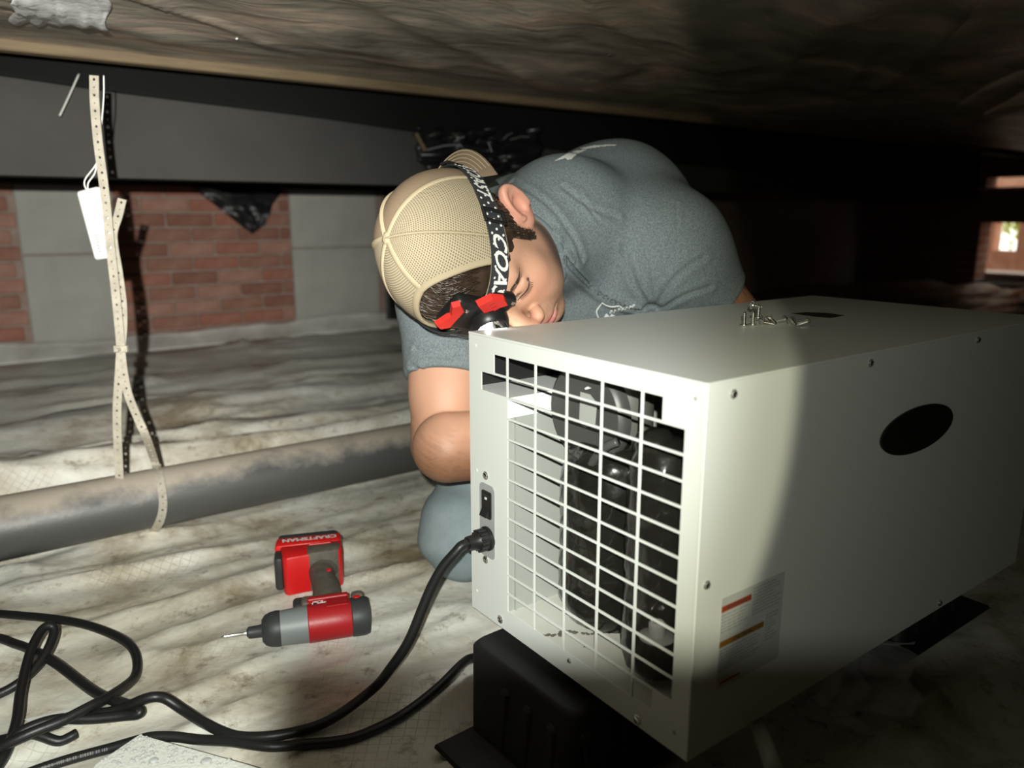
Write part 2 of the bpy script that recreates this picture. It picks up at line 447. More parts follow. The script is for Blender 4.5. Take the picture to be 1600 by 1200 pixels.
# wooden rim board under the edge of the wrap
bm = b_box((-2.6, YR-.012, ZC-.002), (7.2, YR+.026, ZC+.026), .003, 1)
rim = struct(from_bm('trim_1', bm, M['wood']))
a = Acc()
kp = onp(211, 77, 1, YR-.012)
V, Fc = lathe_vf([(.009, 0), (.006, .0015), (.001, .002)], 10, axis_T(kp, (0, -1, 0)))
from_vf('knot', V, Fc, mat('wood_knot', (.07, .045, .025, 1), .8), rim)
# dark upper deck beyond the rim, and the steel beam that crosses it
YB = 2.16
struct(from_bm('ceiling_rear', b_box((-2.6, YR+.03, 1.03), (7.2, 4.1, 1.08)), M['dark_wrap']))
XBE = 5.0
bm = b_box((-2.6, YB, .700), (XBE, YB+.014, 1.03)); b_box((-2.6, YB-.003, .688), (XBE, YB+.11, .700), bm=bm); b_box((-2.6, YB-.001, 1.016), (XBE, YB+.11, 1.03), bm=bm)
struct(from_bm('beam', bm, M['beam']))
# black wrap tucked over the top of the beam, its lower edge sagging to the right
V, Fc = [], []; nx_ = 140
for i in range(nx_+1):
    x_ = -2.6+7.5*i/nx_; zb_ = .905-.05*(x_-.0)*sstep(-.2, .4, x_)*(1-sstep(2.2, 3, x_)*.2)+.012*(vnoise(np.array([x_*2.3]), np.array([.5]), 71)[0]-.5)
    zb_ = max(float(zb_), .76)
    for j in range(13):
        w_ = j/12; z_ = 1.03+(zb_-1.03)*w_; V.append((x_, YB-.006-.022*w_**2-.010*fbm(np.array([x_*6]), np.array([z_*9]), 72)[0], z_))
for i in range(nx_):
    for j in range(12): Fc.append((i*13+j, i*13+j+1, (i+1)*13+j+1, (i+1)*13+j))
o_ = struct(from_vf('trim_4', V, Fc, mat('matte_black_wrap', (.012, .012, .012, 1), .95, spec=.05), smooth=True)); m_ = o_.modifiers.new('thick', 'SOLIDIFY'); m_.thickness = .002
# rear foundation wall: mortar core, bricks and concrete blocks as pieces
YW = 3.87
wall = struct(from_bm('wall_back', b_box((-2.6, YW+.012, -.08), (7.3, YW+.2, 1.08)), M['mortar']))
def xw(px, py=420): return onp(px, py, 1, YW)[0]
XB = [xw(-10), xw(36), xw(188), xw(458), xw(592)]
me_br = {}
def brick_mesh(w, h, d, k):
    key = (round(w, 3), round(h, 3), k)
    if key not in me_br:
        bm = b_box((0, 0, 0), (w, d, h), .004, 1)
        me = bpy.data.meshes.new('brick'); bm.to_mesh(me); bm.free()
        me.materials.append(M['brick'][k] if k < 4 else M['block']); me_br[key] = me
    return me_br[key]
def lay_bricks(x0, x1, z0=0.005, z1=.745):
    c = 0; z = z0
    while z + .057 < z1+.02:
        x = x0 + (-.1065 if c % 2 else 0) + .005
        while x < x1-.02:
            a, b = max(x, x0+.004), min(x+.203, x1-.004)
            if b-a > .03:
                o = link('brick', brick_mesh(b-a, .057, .04, random.randrange(4)), None, wall)
                o.location = (a, YW+random.uniform(-.004, .003), z)
            x += .213
        z += .0677; c += 1
def lay_blocks(x0, x1):
    z = .115; c = 0
    for z, h in ((.005, .423), (.434, .290)):
        x = x0
        while x < x1-.05:
            b = min(x+.60, x1)
            o = link('concrete_block', brick_mesh(b-x-.006, h, .05, 9), None, wall); o.location = (x+.003, YW-.004, z)
            x += .60
lay_bricks(XB[0]-.45, XB[1]); lay_blocks(XB[1], XB[2]); lay_bricks(XB[2], XB[3]); lay_blocks(XB[3], XB[4])
# dark sheet added over the masonry to black out the right, behind the man
V, Fc = grid_vf(np.linspace(XB[4]+.01, 4.4, 110), np.linspace(0, 1, 20), lambda x, w: np.zeros_like(x))
V = np.stack([V[:, 0], YW-.03-.03*fbm(V[:, 0]*3, V[:, 1]*3, 81), .78-.78*V[:, 1]], 1)
o_ = struct(from_vf('trim_5', V, Fc, M['dark_wrap'], smooth=True)); m_ = o_.modifiers.new('thick', 'SOLIDIFY'); m_.thickness = .002
# white liner turned up against the foot of the wall
V, Fc = grid_vf(np.linspace(-2.6, XB[4]+.2, 160), np.linspace(0, 1, 8), lambda x, w: np.zeros_like(x))
hh_ = .035+.075*fbm(V[:, 0]*2.2, V[:, 0]*0, 83)
V = np.stack([V[:, 0], YW-.015-.09*(1-V[:, 1])**1.5-.012*fbm(V[:, 0]*9, V[:, 1]*3, 84), -.005+V[:, 1]*hh_], 1)
o_ = struct(from_vf('baseboard_back', V, Fc, mat('turned_up_liner', (.66, .65, .60, 1), .5, var=(.42, .40, .35, 1), var_scale=5), smooth=True)); m_ = o_.modifiers.new('thick', 'SOLIDIFY'); m_.thickness = .002
# dark sill plate above the masonry
struct(from_bm('trim_2', b_box((-2.6, YW-.05, .725), (7.3, YW+.2, .80)), M['dark_wrap']))
# plain far walls
struct(from_bm('wall_left', b_box((-2.8, -1.8, -.08), (-2.6, 4.1, 1.08)), M['brick_far']))
struct(from_bm('wall_front', b_box((-2.8, -1.8, -.08), (7.3, -1.6, 1.08)), M['brick_far']))
struct(from_bm('ceiling_front', b_box((-2.8, -1.8, 1.03), (7.3, YR+.05, 1.08)), M['dark_wrap']))
# right-hand end wall with the access opening and a narrow slot above it
XE = 7.0
oa = onp(1533, 350, 0, XE); ob = onp(1560, 440, 0, XE)
y1, zt, zb = oa[1], oa[2]+.01, ob[2]
sl = onp(1545, 277, 0, XE); sb = onp(1545, 293, 0, XE)
y0 = y1-.85
bm = bmesh.new()
b_box((XE, y1, -.08), (XE+.2, 4.1, 1.08), bm=bm)
b_box((XE, -1.8, -.08), (XE+.2, y0, 1.08), bm=bm)
b_box((XE, y0, -.08), (XE+.2, y1, zb), bm=bm)
b_box((XE, y0, zt), (XE+.2, y1, sb[2]), bm=bm)
b_box((XE, y0, sl[2]), (XE+.2, y1, 1.08), bm=bm)
struct(from_bm('wall_right', bm, M['brick_far']))
struct(from_bm('trim_3', b_box((XE-.04, y0, sb[2]-.03), (XE+.25, y1+.05, sb[2])), mat('pale_joist', (.55, .42, .34, 1), .8)))
struct(from_bm('window_1', b_box((XE-.02, y0, zb-.03), (XE+.26, y1, zb), .004), mat('pale_sill', (.80, .74, .68, 1), .8)))
# ground, retaining brickwork and a shrub outside
struct(from_bm('ground_outside', b_box((XE+.2, -2, -.12), (XE+4, 6, zb+.055)), M['soil']))
ow = bmesh.new(); yg0, yg1 = onp(1590, 370, 0, XE+.6)[1], onp(1553, 370, 0, XE+.6)[1]; zg = onp(1570, 392, 0, XE+.6)[2]
b_box((XE+.6, y0-.6, zb-.05), (XE+.75, y1+1.0, zg), bm=ow); b_box((XE+.6, yg0, zt+.03), (XE+.75, yg1, zt+.5), bm=ow); b_box((XE+.6, yg1, zg), (XE+.75, y1+1.0, zt+.5), bm=ow); b_box((XE+.6, y0-.6, zg), (XE+.75, yg0, zt+.5), bm=ow)
struct(from_bm('wall_outside', ow, mat('sunlit_brick', (.62, .30, .19, 1), .9, var=(.70, .42, .30, 1), var_scale=14)))

# ------------------------------------------------------------------ dehumidifier
X0, YL, YRT, ZT, ZB, LEN = .5016, .772, .4096, .461, .101, .715
WID = YL-YRT
DH = thing('dehumidifier', 'pale grey sheet-metal dehumidifier cabinet with a white wire-grid grille, standing on black blocks', 'dehumidifier', (X0+LEN/2, (YL+YRT)/2, ZB))
bpy.context.view_layer.update()
DHI = Matrix.Translation((-(X0+LEN/2), -(YL+YRT)/2, -ZB))
def dh(o):                                # geometry is written in house coordinates, held by the cabinet
    o.matrix_parent_inverse = DHI; return o
TH = .0012
# front panel with its punched grid: openings on a .053 x .0243 m pitch
cols = [.0250, .0780, .1300, .1827, .2354, .2893, .3425]
rows = [.0178+.0243*k for k in range(14)]
bw, bh = .00135, .00120
holes = []
def hole(s0, s1, t0, t1): holes.append((s0, s1, t0, t1))
for k in range(13):
    t0, t1 = rows[k]+bh, rows[k+1]-bh
    left, right = .0780+.001, .3415
    if k == 0: left, right = .0520, .3148
    if k == 1: left = .0258
    if k == 12: right = .3172
    xs_ = [left] + [c for c in cols if left+.012 < c < right-.012] + [right]
    for i in range(len(xs_)-1):
        a = xs_[i] if i == 0 else xs_[i]+bw
        b = xs_[i+1] if i == len(xs_)-2 else xs_[i+1]-bw
        hole(a, b, t0, t1)
sv = sorted({0., WID} | {round(v, 5) for h in holes for v in h[:2]}); tv = sorted({0., .36} | {round(v, 5) for h in holes for v in h[2:]})
solid = np.ones((len(sv)-1, len(tv)-1), bool)
for s0, s1, t0, t1 in holes:
    for i in range(len(sv)-1):
        for j in range(len(tv)-1):
            if s0-1e-5 <= sv[i] and sv[i+1] <= s1+1e-5 and t0-1e-5 <= tv[j] and tv[j+1] <= t1+1e-5: solid[i, j] = False
bm = bmesh.new(); vc = {}
def gv(i, j, d):
    k = (i, j, d)
    if k not in vc: vc[k] = bm.verts.new((X0+d*TH*1.3, YL-sv[i], ZT-tv[j]))
    return vc[k]
for i in range(len(sv)-1):
    for j in range(len(tv)-1):
        if not solid[i, j]: continue
        bm.faces.new([gv(i, j, 0), gv(i, j+1, 0), gv(i+1, j+1, 0), gv(i+1, j, 0)])
        bm.faces.new([gv(i, j, 1), gv(i+1, j, 1), gv(i+1, j+1, 1), gv(i, j+1, 1)])
        for di, dj, e in ((-1, 0, ((i, j), (i, j+1))), (1, 0, ((i+1, j+1), (i+1, j))), (0, -1, ((i+1, j), (i, j))), (0, 1, ((i, j+1), (i+1, j+1)))):
            a, b = i+di, j+dj
            if not (0 <= a < solid.shape[0] and 0 <= b < solid.shape[1] and solid[a, b]):
                (p, q), (r_, s_) = e
                bm.faces.new([gv(p, q, 0), gv(p, q, 1), gv(r_, s_, 1), gv(r_, s_, 0)])
bmesh.ops.recalc_face_normals(bm, faces=bm.faces)
dh(from_bm('front_panel', bm, M['powder'], DH))
X1 = X0+LEN
# wrap-over top with a folded lip, right side panel, pan, rear panel with opening, left side frame (the left cover is off)
bm = b_box((X0+.0002, YRT-.0012, ZT), (X1, YL+.0012, ZT+.0014), .0006, 2)
dh(from_bm('top_panel', bm, M['powder'], DH))
bm = b_box((X0+.0018, YRT-.0014, ZB), (X1, YRT, ZT-.0006), .0005, 1)
dh(from_bm('side_panel', bm, M['powder'], DH))
bm = b_box((X0+.0018, YRT, ZB), (X1-.0012, YL, ZB+.0014)); dh(from_bm('base_panel', bm, M['powder'], DH))
bm = b_box((X1-.0014, YRT, ZB), (X1, YL, ZT))
dh(from_bm('rear_panel', bm, M['powder'], DH))
a = Acc()
a.box((X0+.0018, YL-.0012, ZB), (X0+.03, YL, ZT)); a.box((X1-.03, YL-.0012, ZB), (X1-.0016, YL, ZT))
a.box((X0+.03, YL-.0012, ZB), (X1-.03, YL, ZB+.025)); a.box((X0+.03, YL-.0012, ZT-.02), (X1-.03, YL, ZT))
a.box((X0+.03, YL-.0012, ZB+.025), (X0+.26, YL, ZT-.02))  # closing plate added, keeps the bulkhead bay from showing lit
dh(a.build('side_frame', M['powder'], DH))
# inner metal: upper tray, bulkhead beside the coil bay, white pan with a dividing crack of dirt
SH = ZT-.0660
a = Acc(); a.box((X0+.0022, YL-.078, SH-.0012), (X0+.30, YL-.003, SH)); a.box((X0+.0022, YL-.0792, SH-.024), (X0+.30, YL-.078, SH))
dh(a.build('upper_tray', mat('bright_white_tray', (.90, .90, .89, 1), .3), DH))
a = Acc(); a.box((X0+.150, YL-.20, SH+.0005), (X0+.156, YL-.004, ZT-.002)); a.box((X0+.014, YL-.006, SH+.0005), (X0+.150, YL-.003, ZT-.002)); a.box((X0+.012, YL-.20, ZT-.006), (X0+.150, YL-.004, ZT-.001))  # black panels added to paint the unlit void above the tray
dh(a.build('void_shade_panels', M['black_matte'], DH))
a = Acc(); a.box((X0+.060, YL-.045, SH), (X0+.063, YL-.020, SH+.0004)); dh(a.build('tray_slot', M['black_plastic'], DH))
a = Acc(); a.box((X0+.012, YL-.0772, ZB+.02), (X0+.30, YL-.076, SH-.024))
a.box((X0+.012, YL-.0800, ZB+.02), (X0+.0126, YL-.0765, SH-.024)); a.box((X0+.0022, YL-.0768, ZB+.02), (X0+.012, YL-.0764, SH-.024))
dh(a.build('bulkhead', M['powder_in'], DH))
a = Acc(); a.box((X0+.0022, YRT+.002, ZB+.0225), (X0+.30, YL-.0768, ZB+.0245)); a.box((X0+.0022, YRT+.002, ZB+.005), (X0+.0034, YL-.07, ZB+.0225))
dh(a.build('drip_pan', M['pan'], DH))
pts = [(.003, .145), (.02, .155), (.03, .150), (.05, .175), (.075, .185), (.105, .205), (.14, .215)]
a = Acc()
for i in range(len(pts)-1):
    for q in range(10):
        t = q/10; x = X0+pts[i][0]*(1-t)+pts[i+1][0]*t+random.uniform(-.002, .002); y = YL-(pts[i][1]*(1-t)+pts[i+1][1]*t)+random.uniform(-.002, .002)
        r = random.uniform(.0016, .0036)
        V, Fc = lathe_vf([(r, 0), (r*.6, r*.3), (0.0002, r*.4)], 6, basis((x, y, ZB+.0245), (1, 0, 0), (0, 1, 0), (0, 0, 1))); a.add(V, Fc)
for _ in range(26):
    x = X0+random.uniform(.005, .2); y = random.uniform(YRT+.01, YL-.09); r = random.uniform(.0006, .0013)
    V, Fc = lathe_vf([(r, 0), (r*.5, r*.6), (0.0001, r*.7)], 5, basis((x, y, ZB+.0245), (1, 0, 0), (0, 1, 0), (0, 0, 1))); a.add(V, Fc)
tag(dh(a.build('dirt_line', mat('pan_dirt', (.12, .11, .085, 1), .9), DH)), kind='stuff')
dh(from_bm('rear_bulkhead', b_box((X0+.30, YRT+.002, ZB+.02), (X0+.302, YL-.003, ZT-.002)), M['fan'], DH))
# blower plate: dark disc with rim and a pale bracket, motor can beside it
dc = P(915, 655, 0); 
def inb(px, py, dx): return onp(px, py, 0, X0+dx)
c = inb(914, 646, .056)
prof = [(r_*.76, h_*.7) for r_, h_ in [(.0, 0), (.020, .0), (.070, .004), (.0745, .0), (.0765, -.006), (.0765, -.018), (.072, -.018), (.070, -.004), (.02, -.004), (0.0, -.004)]]
nd = np.array([-1, -.05, -.02])
fo = dh(from_vf('blower_plate', *lathe_vf(prof, 48, axis_T(c, nd), close=False), M['fan'], DH, auto=40))
def quad_plate(p, th=.0012):
    p = np.array(p, float); n = np.cross(p[1]-p[0], p[2]-p[0]); n /= np.linalg.norm(n); m = len(p)
    V = np.concatenate([p, p+n*th]); Fc = [tuple(range(m-1, -1, -1)), tuple(range(m, 2*m))] + [(i, (i+1) % m, m+(i+1) % m, m+i) for i in range(m)]
    return V, Fc
V, Fc = quad_plate([inb(*q, .044) for q in ((908, 612), (906, 660), (914, 668), (930, 665), (933, 630), (922, 616))])
dh(from_vf('bracket', V, Fc, M['powder_in'], DH))
V, Fc = quad_plate([inb(*q, .042) for q in ((913, 607), (918, 604), (923, 607), (915, 609))])
dh(from_vf('bracket', V, Fc, M['white_plastic'], DH))
mc = inb(975, 640, .11)
prof = [(.0, .05), (.030, .05), (.034, .046), (.034, -.045), (.03, -.05), (0, -.05)]
dh(from_vf('motor_can', *lathe_vf(prof, 32, axis_T(mc, (0, 0, 1)), close=False), M['silver_in'], DH, auto=40))
# compressor wrapped in glossy black insulation, accumulator, terminal bulges
def dome(c, r, z0, z1, n=36):
    h = z1-z0; prof = [(0, z0), (r*.55, z0), (r*.86, z0+h*.04), (r, z0+h*.12), (r, z0+h*.80), (r*.93, z0+h*.90), (r*.72, z0+h*.965), (r*.38, z0+h*.995), (0, z1)]
    return lathe_vf([(a_+1e-5, b_) for a_, b_ in prof], n, basis((c[0], c[1], 0), (1, 0, 0), (0, 1, 0), (0, 0, 1)), close=False)
def lumpy(V, c, amp, s):
    d = V-np.array([c[0], c[1], 0]); r = np.hypot(d[:, 0], d[:, 1])+1e-9; th = np.arctan2(d[:, 1], d[:, 0])
    k = 1+amp*(fbm(th*5+40, V[:, 2]*60, s, 3)-.5)
    V = V.copy(); V[:, 0] = c[0]+d[:, 0]*k; V[:, 1] = c[1]+d[:, 1]*k; return V
def fine(prof, n=6):
    out = []
    for (a_, b_), (c_, d_) in zip(prof[:-1], prof[1:]):
        m = max(1, int(np.hypot(c_-a_, d_-b_)/.006))
        out += [(a_+(c_-a_)*t, b_+(d_-b_)*t) for t in np.linspace(0, 1, m, endpoint=False)]
    return out+[prof[-1]]
CC = inb(958, 850, .092)
def wrapped(c, r, z0, z1, s, name, amp=.09, n=64):
    h = z1-z0; prof = fine([(1e-5, z0), (r*.55, z0), (r*.86, z0+h*.04), (r, z0+h*.12), (r, z0+h*.80), (r*.93, z0+h*.90), (r*.72, z0+h*.965), (r*.38, z0+h*.995), (1e-5, z1)])
    V, Fc = lathe_vf(prof, n, basis((c[0], c[1], 0), (1, 0, 0), (0, 1, 0), (0, 0, 1)), close=False)
    return dh(from_vf(name, lumpy(V, c, amp, s), Fc, M['foam'], DH, smooth=True))
wrapped(CC, .062, ZB+.028, ZT-.105, 60, 'compressor')
AC = inb(1032, 880, .055)
wrapped(AC, .037, ZB+.026, ZT-.075, 61, 'accumulator', .14)
a = Acc()
for (px, py, dx, r) in ((1025, 700, .05, .022), (960, 690, .075, .018)):
    a = Acc(); q = inb(px, py, dx); V, Fc = lathe_vf(fine([(1e-5, -r), (r*.7, -r*.75), (r, -r*.2), (r, r*.3), (r*.7, r*.8), (1e-5, r)]), 24, axis_T(q, (0, .3, 1)), close=False)
    a.add(lumpy(V, q, .2, 63), Fc); dh(a.build('insulation_wrap', M['foam'], DH, smooth=True))
q = inb(1026, 997, .018)
V, Fc = lathe_vf([(1e-5, 0), (.016, 0), (.018, .002), (.016, .003), (.0085, .004), (.0085, .016), (.006, .018), (1e-5, .018)], 20, axis_T(q, (0, 0, 1)), close=False)
dh(from_vf('valve_cap', V, Fc, mat('clear_cap', (.16, .16, .15, 1), .15, coat=.5), DH, auto=35))
V, Fc = tube_vf(spline([inb(965, 690, .045), inb(945, 700, .04), inb(925, 725, .042), inb(916, 760, .05)], 8), .005, 8)
dh(from_vf('pipe_bend', V, Fc, M['fan'], DH, smooth=True))
# rocker switch, inlet plate, cord grommet
def fp(s, t, d=0): return np.array([X0-d, YL-s, ZT-t])
def rrect(s0, s1, t0, t1, r, n=6):
    out = []
    for cx, cz, a0 in ((s1-r, t0+r, -90), (s1-r, t1-r, 0), (s0+r, t1-r, 90), (s0+r, t0+r, 180)):
        for k in range(n+1):
            th = math.radians(a0+90*k/n); out.append((cx+r*math.cos(th), cz+r*math.sin(th)))
    return out
def plate_on_front(poly, d0, d1):
    m = len(poly); V = np.array([fp(s, t, d0) for s, t in poly]+[fp(s, t, d1) for s, t in poly])
    return V, [tuple(range(m)), tuple(range(2*m-1, m-1, -1))]+[(i, m+i, m+(i+1) % m, (i+1) % m) for i in range(m)]
PLT = dh(from_vf('switch_plate', *plate_on_front(rrect(.0215, .0535, .1815, .2765, .007), .0004, .0012), mat('grey_inlet_plate', (.36, .37, .36, 1), .4), DH))
a = Acc(); a.add(*plate_on_front(rrect(.0285, .0475, .1900, .2245, .002), .0012, .0030))
SW = a.build('switch_bezel', M['black_plastic'], PLT); SW.matrix_parent_inverse = Matrix.Identity(4)
V = np.array([fp(s, t, d) for s in (.0310, .0450) for t, d in ((.1935, .0032), (.2080, .0022), (.2210, .0085), (.2215, .0012), (.1930, .0012))])
Fc = [(0, 1, 2, 3, 4), (9, 8, 7, 6, 5), (0, 5, 6, 1), (1, 6, 7, 2), (2, 7, 8, 3), (3, 8, 9, 4), (4, 9, 5, 0)]
from_vf('rocker', V, Fc, mat('rocker_black', (.02, .02, .02, 1), .3), PLT)
a = Acc()
a.add(*plate_on_front(rrect(.0365, .0395, .1990, .2010, .0005, 2), .0026, .0034)); a.box(*[fp(.0352, .2165, .0090), fp(.0395, .2140, .0094)]) if False else None
from_vf('switch_mark', *plate_on_front(rrect(.0360, .0400, .1975, .2005, .0005, 2), .0026, .0036), M['white_print'], PLT)
GC = fp(.0385, .2515)
gd = np.array([-1, .05, 0])
V, Fc = lathe_vf([(.0155, 0), (.0155, .004), (.0135, .006), (.0135, .009), (.0125, .011), (.0125, .014), (.0115, .016), (.0090, .022), (.0085, .030)], 28, axis_T(GC, gd))
GR = dh(from_vf('cord_grommet', V, Fc, M['black_plastic'], DH, auto=30))
a = Acc()
for k in range(14):
    th = 2*math.pi*k/14; x_, y_, z_ = frame_from(gd); q = GC+gd*.012+(x_*math.cos(th)+y_*math.sin(th))*.0128
    V, Fc = tube_vf([q-gd*.006, q+gd*.004], .0016, 5); a.add(V, Fc)
a.build('grip_ribs', M['black_plastic'], GR)
# screws seated in the cabinet
def pan_screw(o, d, r=.0042, parent=DH, m='steel'):
    V, Fc = lathe_vf([(r*1.25, 0), (r*1.25, .0006), (r, .0008), (r*.92, .002), (r*.6, .0027), (r*.28, .0028), (r*.22, .0014), (1e-5, .0014)], 18, axis_T(o, d))
    return dh(from_vf('screw', V, Fc, M[m], parent, auto=35))
for s, t in ((.0339, .1715), (.0324, .2821), (.0638, .3500), (.1951, .3401), (.2993, .3525)): pan_screw(fp(s, t), (-1, 0, 0), .0042 if s != .1951 else .0024)
for s, t in ((.0143, .0139), (.1968, .0106), (.3516, .0137), (.0142, .1703), (.0114, .3335), (.3470, .3390)):
    V, Fc = lathe_vf([(.0021, 0), (.0019, .0005), (.0008, .0007), (1e-5, .0007)], 12, axis_T(fp(s, t), (-1, 0, 0))); dh(from_vf('rivet', V, Fc, M['powder'] if s < .3 else M['powder_in'], DH, auto=35))
YS = YRT-.0014
for s, t in ((.0343, .012), (.2533, .0098), (.494, .0088), (.0133, .1844), (.4831, .3515), (.70, .0098)): pan_screw((X0+s, YS, ZT-t), (0, -1, 0), .0034)
# oval badge and warning label on the side panel
ov = [(.368+.080*math.cos(2*math.pi*k/48), .0985+.0265*math.sin(2*math.pi*k/48)) for k in range(48)]
def plate_on_side(poly, d0, d1):
    m = len(poly); V = np.array([(X0+s, YS-d0, ZT-t) for s, t in poly]+[(X0+s, YS-d1, ZT-t) for s, t in poly])
    return V, [tuple(range(m-1, -1, -1)), tuple(range(m, 2*m))]+[(i, (i+1) % m, m+(i+1) % m, m+i) for i in range(m)]
BD = dh(from_vf('badge', *plate_on_side(ov, 0, .0022), M['badge'], DH, auto=40)); BD['label'] = 'black oval badge'
V, Fc = tube_vf([(X0+s, YS-.0022, ZT-t) for s, t in ov], .0008, 6, closed=True); from_vf('badge_rim', V, Fc, M['black_plastic'], BD).matrix_parent_inverse = Matrix.Identity(4)
R4 = lambda a_, b_, c_, d_: [(a_, c_), (b_, c_), (b_, d_), (a_, d_)]
LB = dh(from_vf('warning_label', *plate_on_side(R4(.036, .132, .205, .300), .0001, .0004), mat('clear_label', (.52, .54, .51, 1), .4), DH))
LB['label'] = 'rating label with orange and amber warning bars'
from_vf('orange_bar', *plate_on_side(R4(.0365, .080, .2135, .2195), .0004, .0007), M['orange'], LB)
from_vf('amber_bar', *plate_on_side(R4(.0365, .103, .2495, .2555), .0004, .0007), M['amber'], LB)
from_vf('orange_bar', *plate_on_side(R4(.040, .070, .2925, .2950), .0004, .0007), M['orange'], LB)
def side_text(txt, s, t, size, m, parent, bold=0, al=0):
    V, Fc = text_vf(txt, size, bold=bold)
    w = V[:, 0].max()-V[:, 0].min()
    Q = np.stack([X0+s+V[:, 0]+(w/2 if al else 0), np.full(len(V), YS-.0009), ZT-t+V[:, 1]], 1)
    return from_vf('print', Q, Fc, m, parent)
side_text('WARNING', .058, .2165, .0062, M['dark_print'], LB, .0001)
side_text('CAUTION', .070, .2525, .0062, M['dark_print'], LB, .0001)
a = Acc()
for (s0, s1, t0, rows_) in ((.037, .080, .2225, 6), (.083, .128, .2085, 9), (.037, .100, .2585, 7), (.106, .128, .2440, 9)):
    for r in range(rows_):
        x = s0; e = s1-random.uniform(0, .012)
        while x < e:
            w = random.uniform(.002, .008); a.add(*plate_on_side(R4(x, min(x+w, e), t0+r*.0034, t0+r*.0034+.0014), .0004, .0006)); x += w+.0012
tag(a.build('print_lines', M['grey_print'], LB), kind='stuff')
# recessed vent slot on top
V, Fc = quad_plate([onp(x, y, 2, ZT+.0014) for x, y in ((1237, 490), (1258, 488), (1292, 489), (1319, 493), (1298, 497), (1272, 495))][::-1], .0004)
dh(from_vf('top_sticker', V, Fc, mat('smoked_sticker', (.055, .058, .055, 1), .35), DH))
# rolled edges where the sheet turns the corner
for pts_ in ([(X0+.0012, YRT-.0002, ZB), (X0+.0012, YRT-.0002, ZT)], [(X0+.0010, YRT, ZT+.0002), (X0+.0010, YL, ZT+.0002)], [(X0+.001, YRT-.0002, ZT+.0002), (X1, YRT-.0002, ZT+.0002)]):
    V, Fc = tube_vf(pts_, .0016, 10); dh(from_vf('rolled_edge', V, Fc, M['powder'], DH, auto=60))
# levelling feet
for x, y in ((X0+.045, YL-.04), (X0+.045, YRT+.04), (X1-.045, YL-.04), (X1-.045, YRT+.04)):
    V, Fc = lathe_vf([(.013, -.016), (.0145, -.013), (.0125, -.002), (.010, 0)], 20, basis((x, y, ZB), (1, 0, 0), (0, 1, 0), (0, 0, 1))); dh(from_vf('foot', V, Fc, M['black_plastic'], DH, auto=35))

# ------------------------------------------------------------------ black support blocks under the cabinet
ZK = ZB-.0158
def support_block(cx, cy, hw, hd, label, rot):
    t = thing('support_block', label, 'block', (cx, cy, 0), 'black plastic support blocks', (0, 0, rot))
    a = Acc(); n = 7
    poly = []
    # tapered body with flutes
    def ring(w, d, z, r=.018):
        out = []
        for (sx, sy, a0) in ((1, -1, -90), (1, 1, 0), (-1, 1, 90), (-1, -1, 180)):
            for k in range(5):
                th = math.radians(a0+90*k/4); out.append((sx*(w-r)+r*math.cos(th), sy*(d-r)+r*math.sin(th), z))
        return out
    rings = [ring(hw*1.5, hd*.86, .006), ring(hw, hd, ZK-.006), ring(hw-.004, hd-.004, ZK-.001), ring(hw-.007, hd-.007, ZK)]
    rings[0] = [(x, y-.030, z) for x, y, z in rings[0]]; V = np.concatenate([np.array(r) for r in rings]); m = len(rings[0]); Fc = []
    for i in range(3):
        for k in range(m): Fc.append((i*m+k, i*m+(k+1) % m, (i+1)*m+(k+1) % m, (i+1)*m+k))
    Fc.append(tuple(3*m+k for k in range(m))); Fc.append(tuple(range(m-1, -1, -1)))
    from_vf('body', V, Fc, M['black_matte'], t, auto=35)
    from_bm('base_flange', b_box((-hw*2.30, -hd*1.35, 0), (hw*2.1, hd*.50, .007), .003, 1), M['black_matte'], t)
    for sx in (-1, 1):
        for q in (-.55, -.2, .15):
            bm = b_box((-.006, q*hd*1.2-.007, .008), (.004, q*hd*1.2+.007, ZK-.02), .003, 1)
            for v in bm.verts: v.co.y -= .030*(1-v.co.z/ZK); v.co.x = sx*(hw*(1.5-.5*v.co.z/ZK)+v.co.x*.8)
            from_bm('rib', bm, M['black_matte'], t)
    for sy in (-1, 1):
        for q in (-.5, .05, .6):
            bm = b_box((q*hw*1.6-.007, -.004, .008), (q*hw*1.6+.007, .006, ZK-.02), .003, 1)
            for v in bm.verts: v.co.y = sy*(hd*(.86+.14*v.co.z/ZK)+v.co.y*.8)-.030*(1-v.co.z/ZK)
            from_bm('rib', bm, M['black_matte'], t)
    return t
k0 = onp(734, 999, 2, ZK)
support_block(k0[0]+.064, k0[1]-.094, .064, .097, 'black ribbed plastic support block under the grille end of the dehumidifier', math.radians(2))
support_block(X1-.10, (YL+YRT)/2, .062, .11, 'black plastic support block under the far end of the dehumidifier, in the dark', 0)

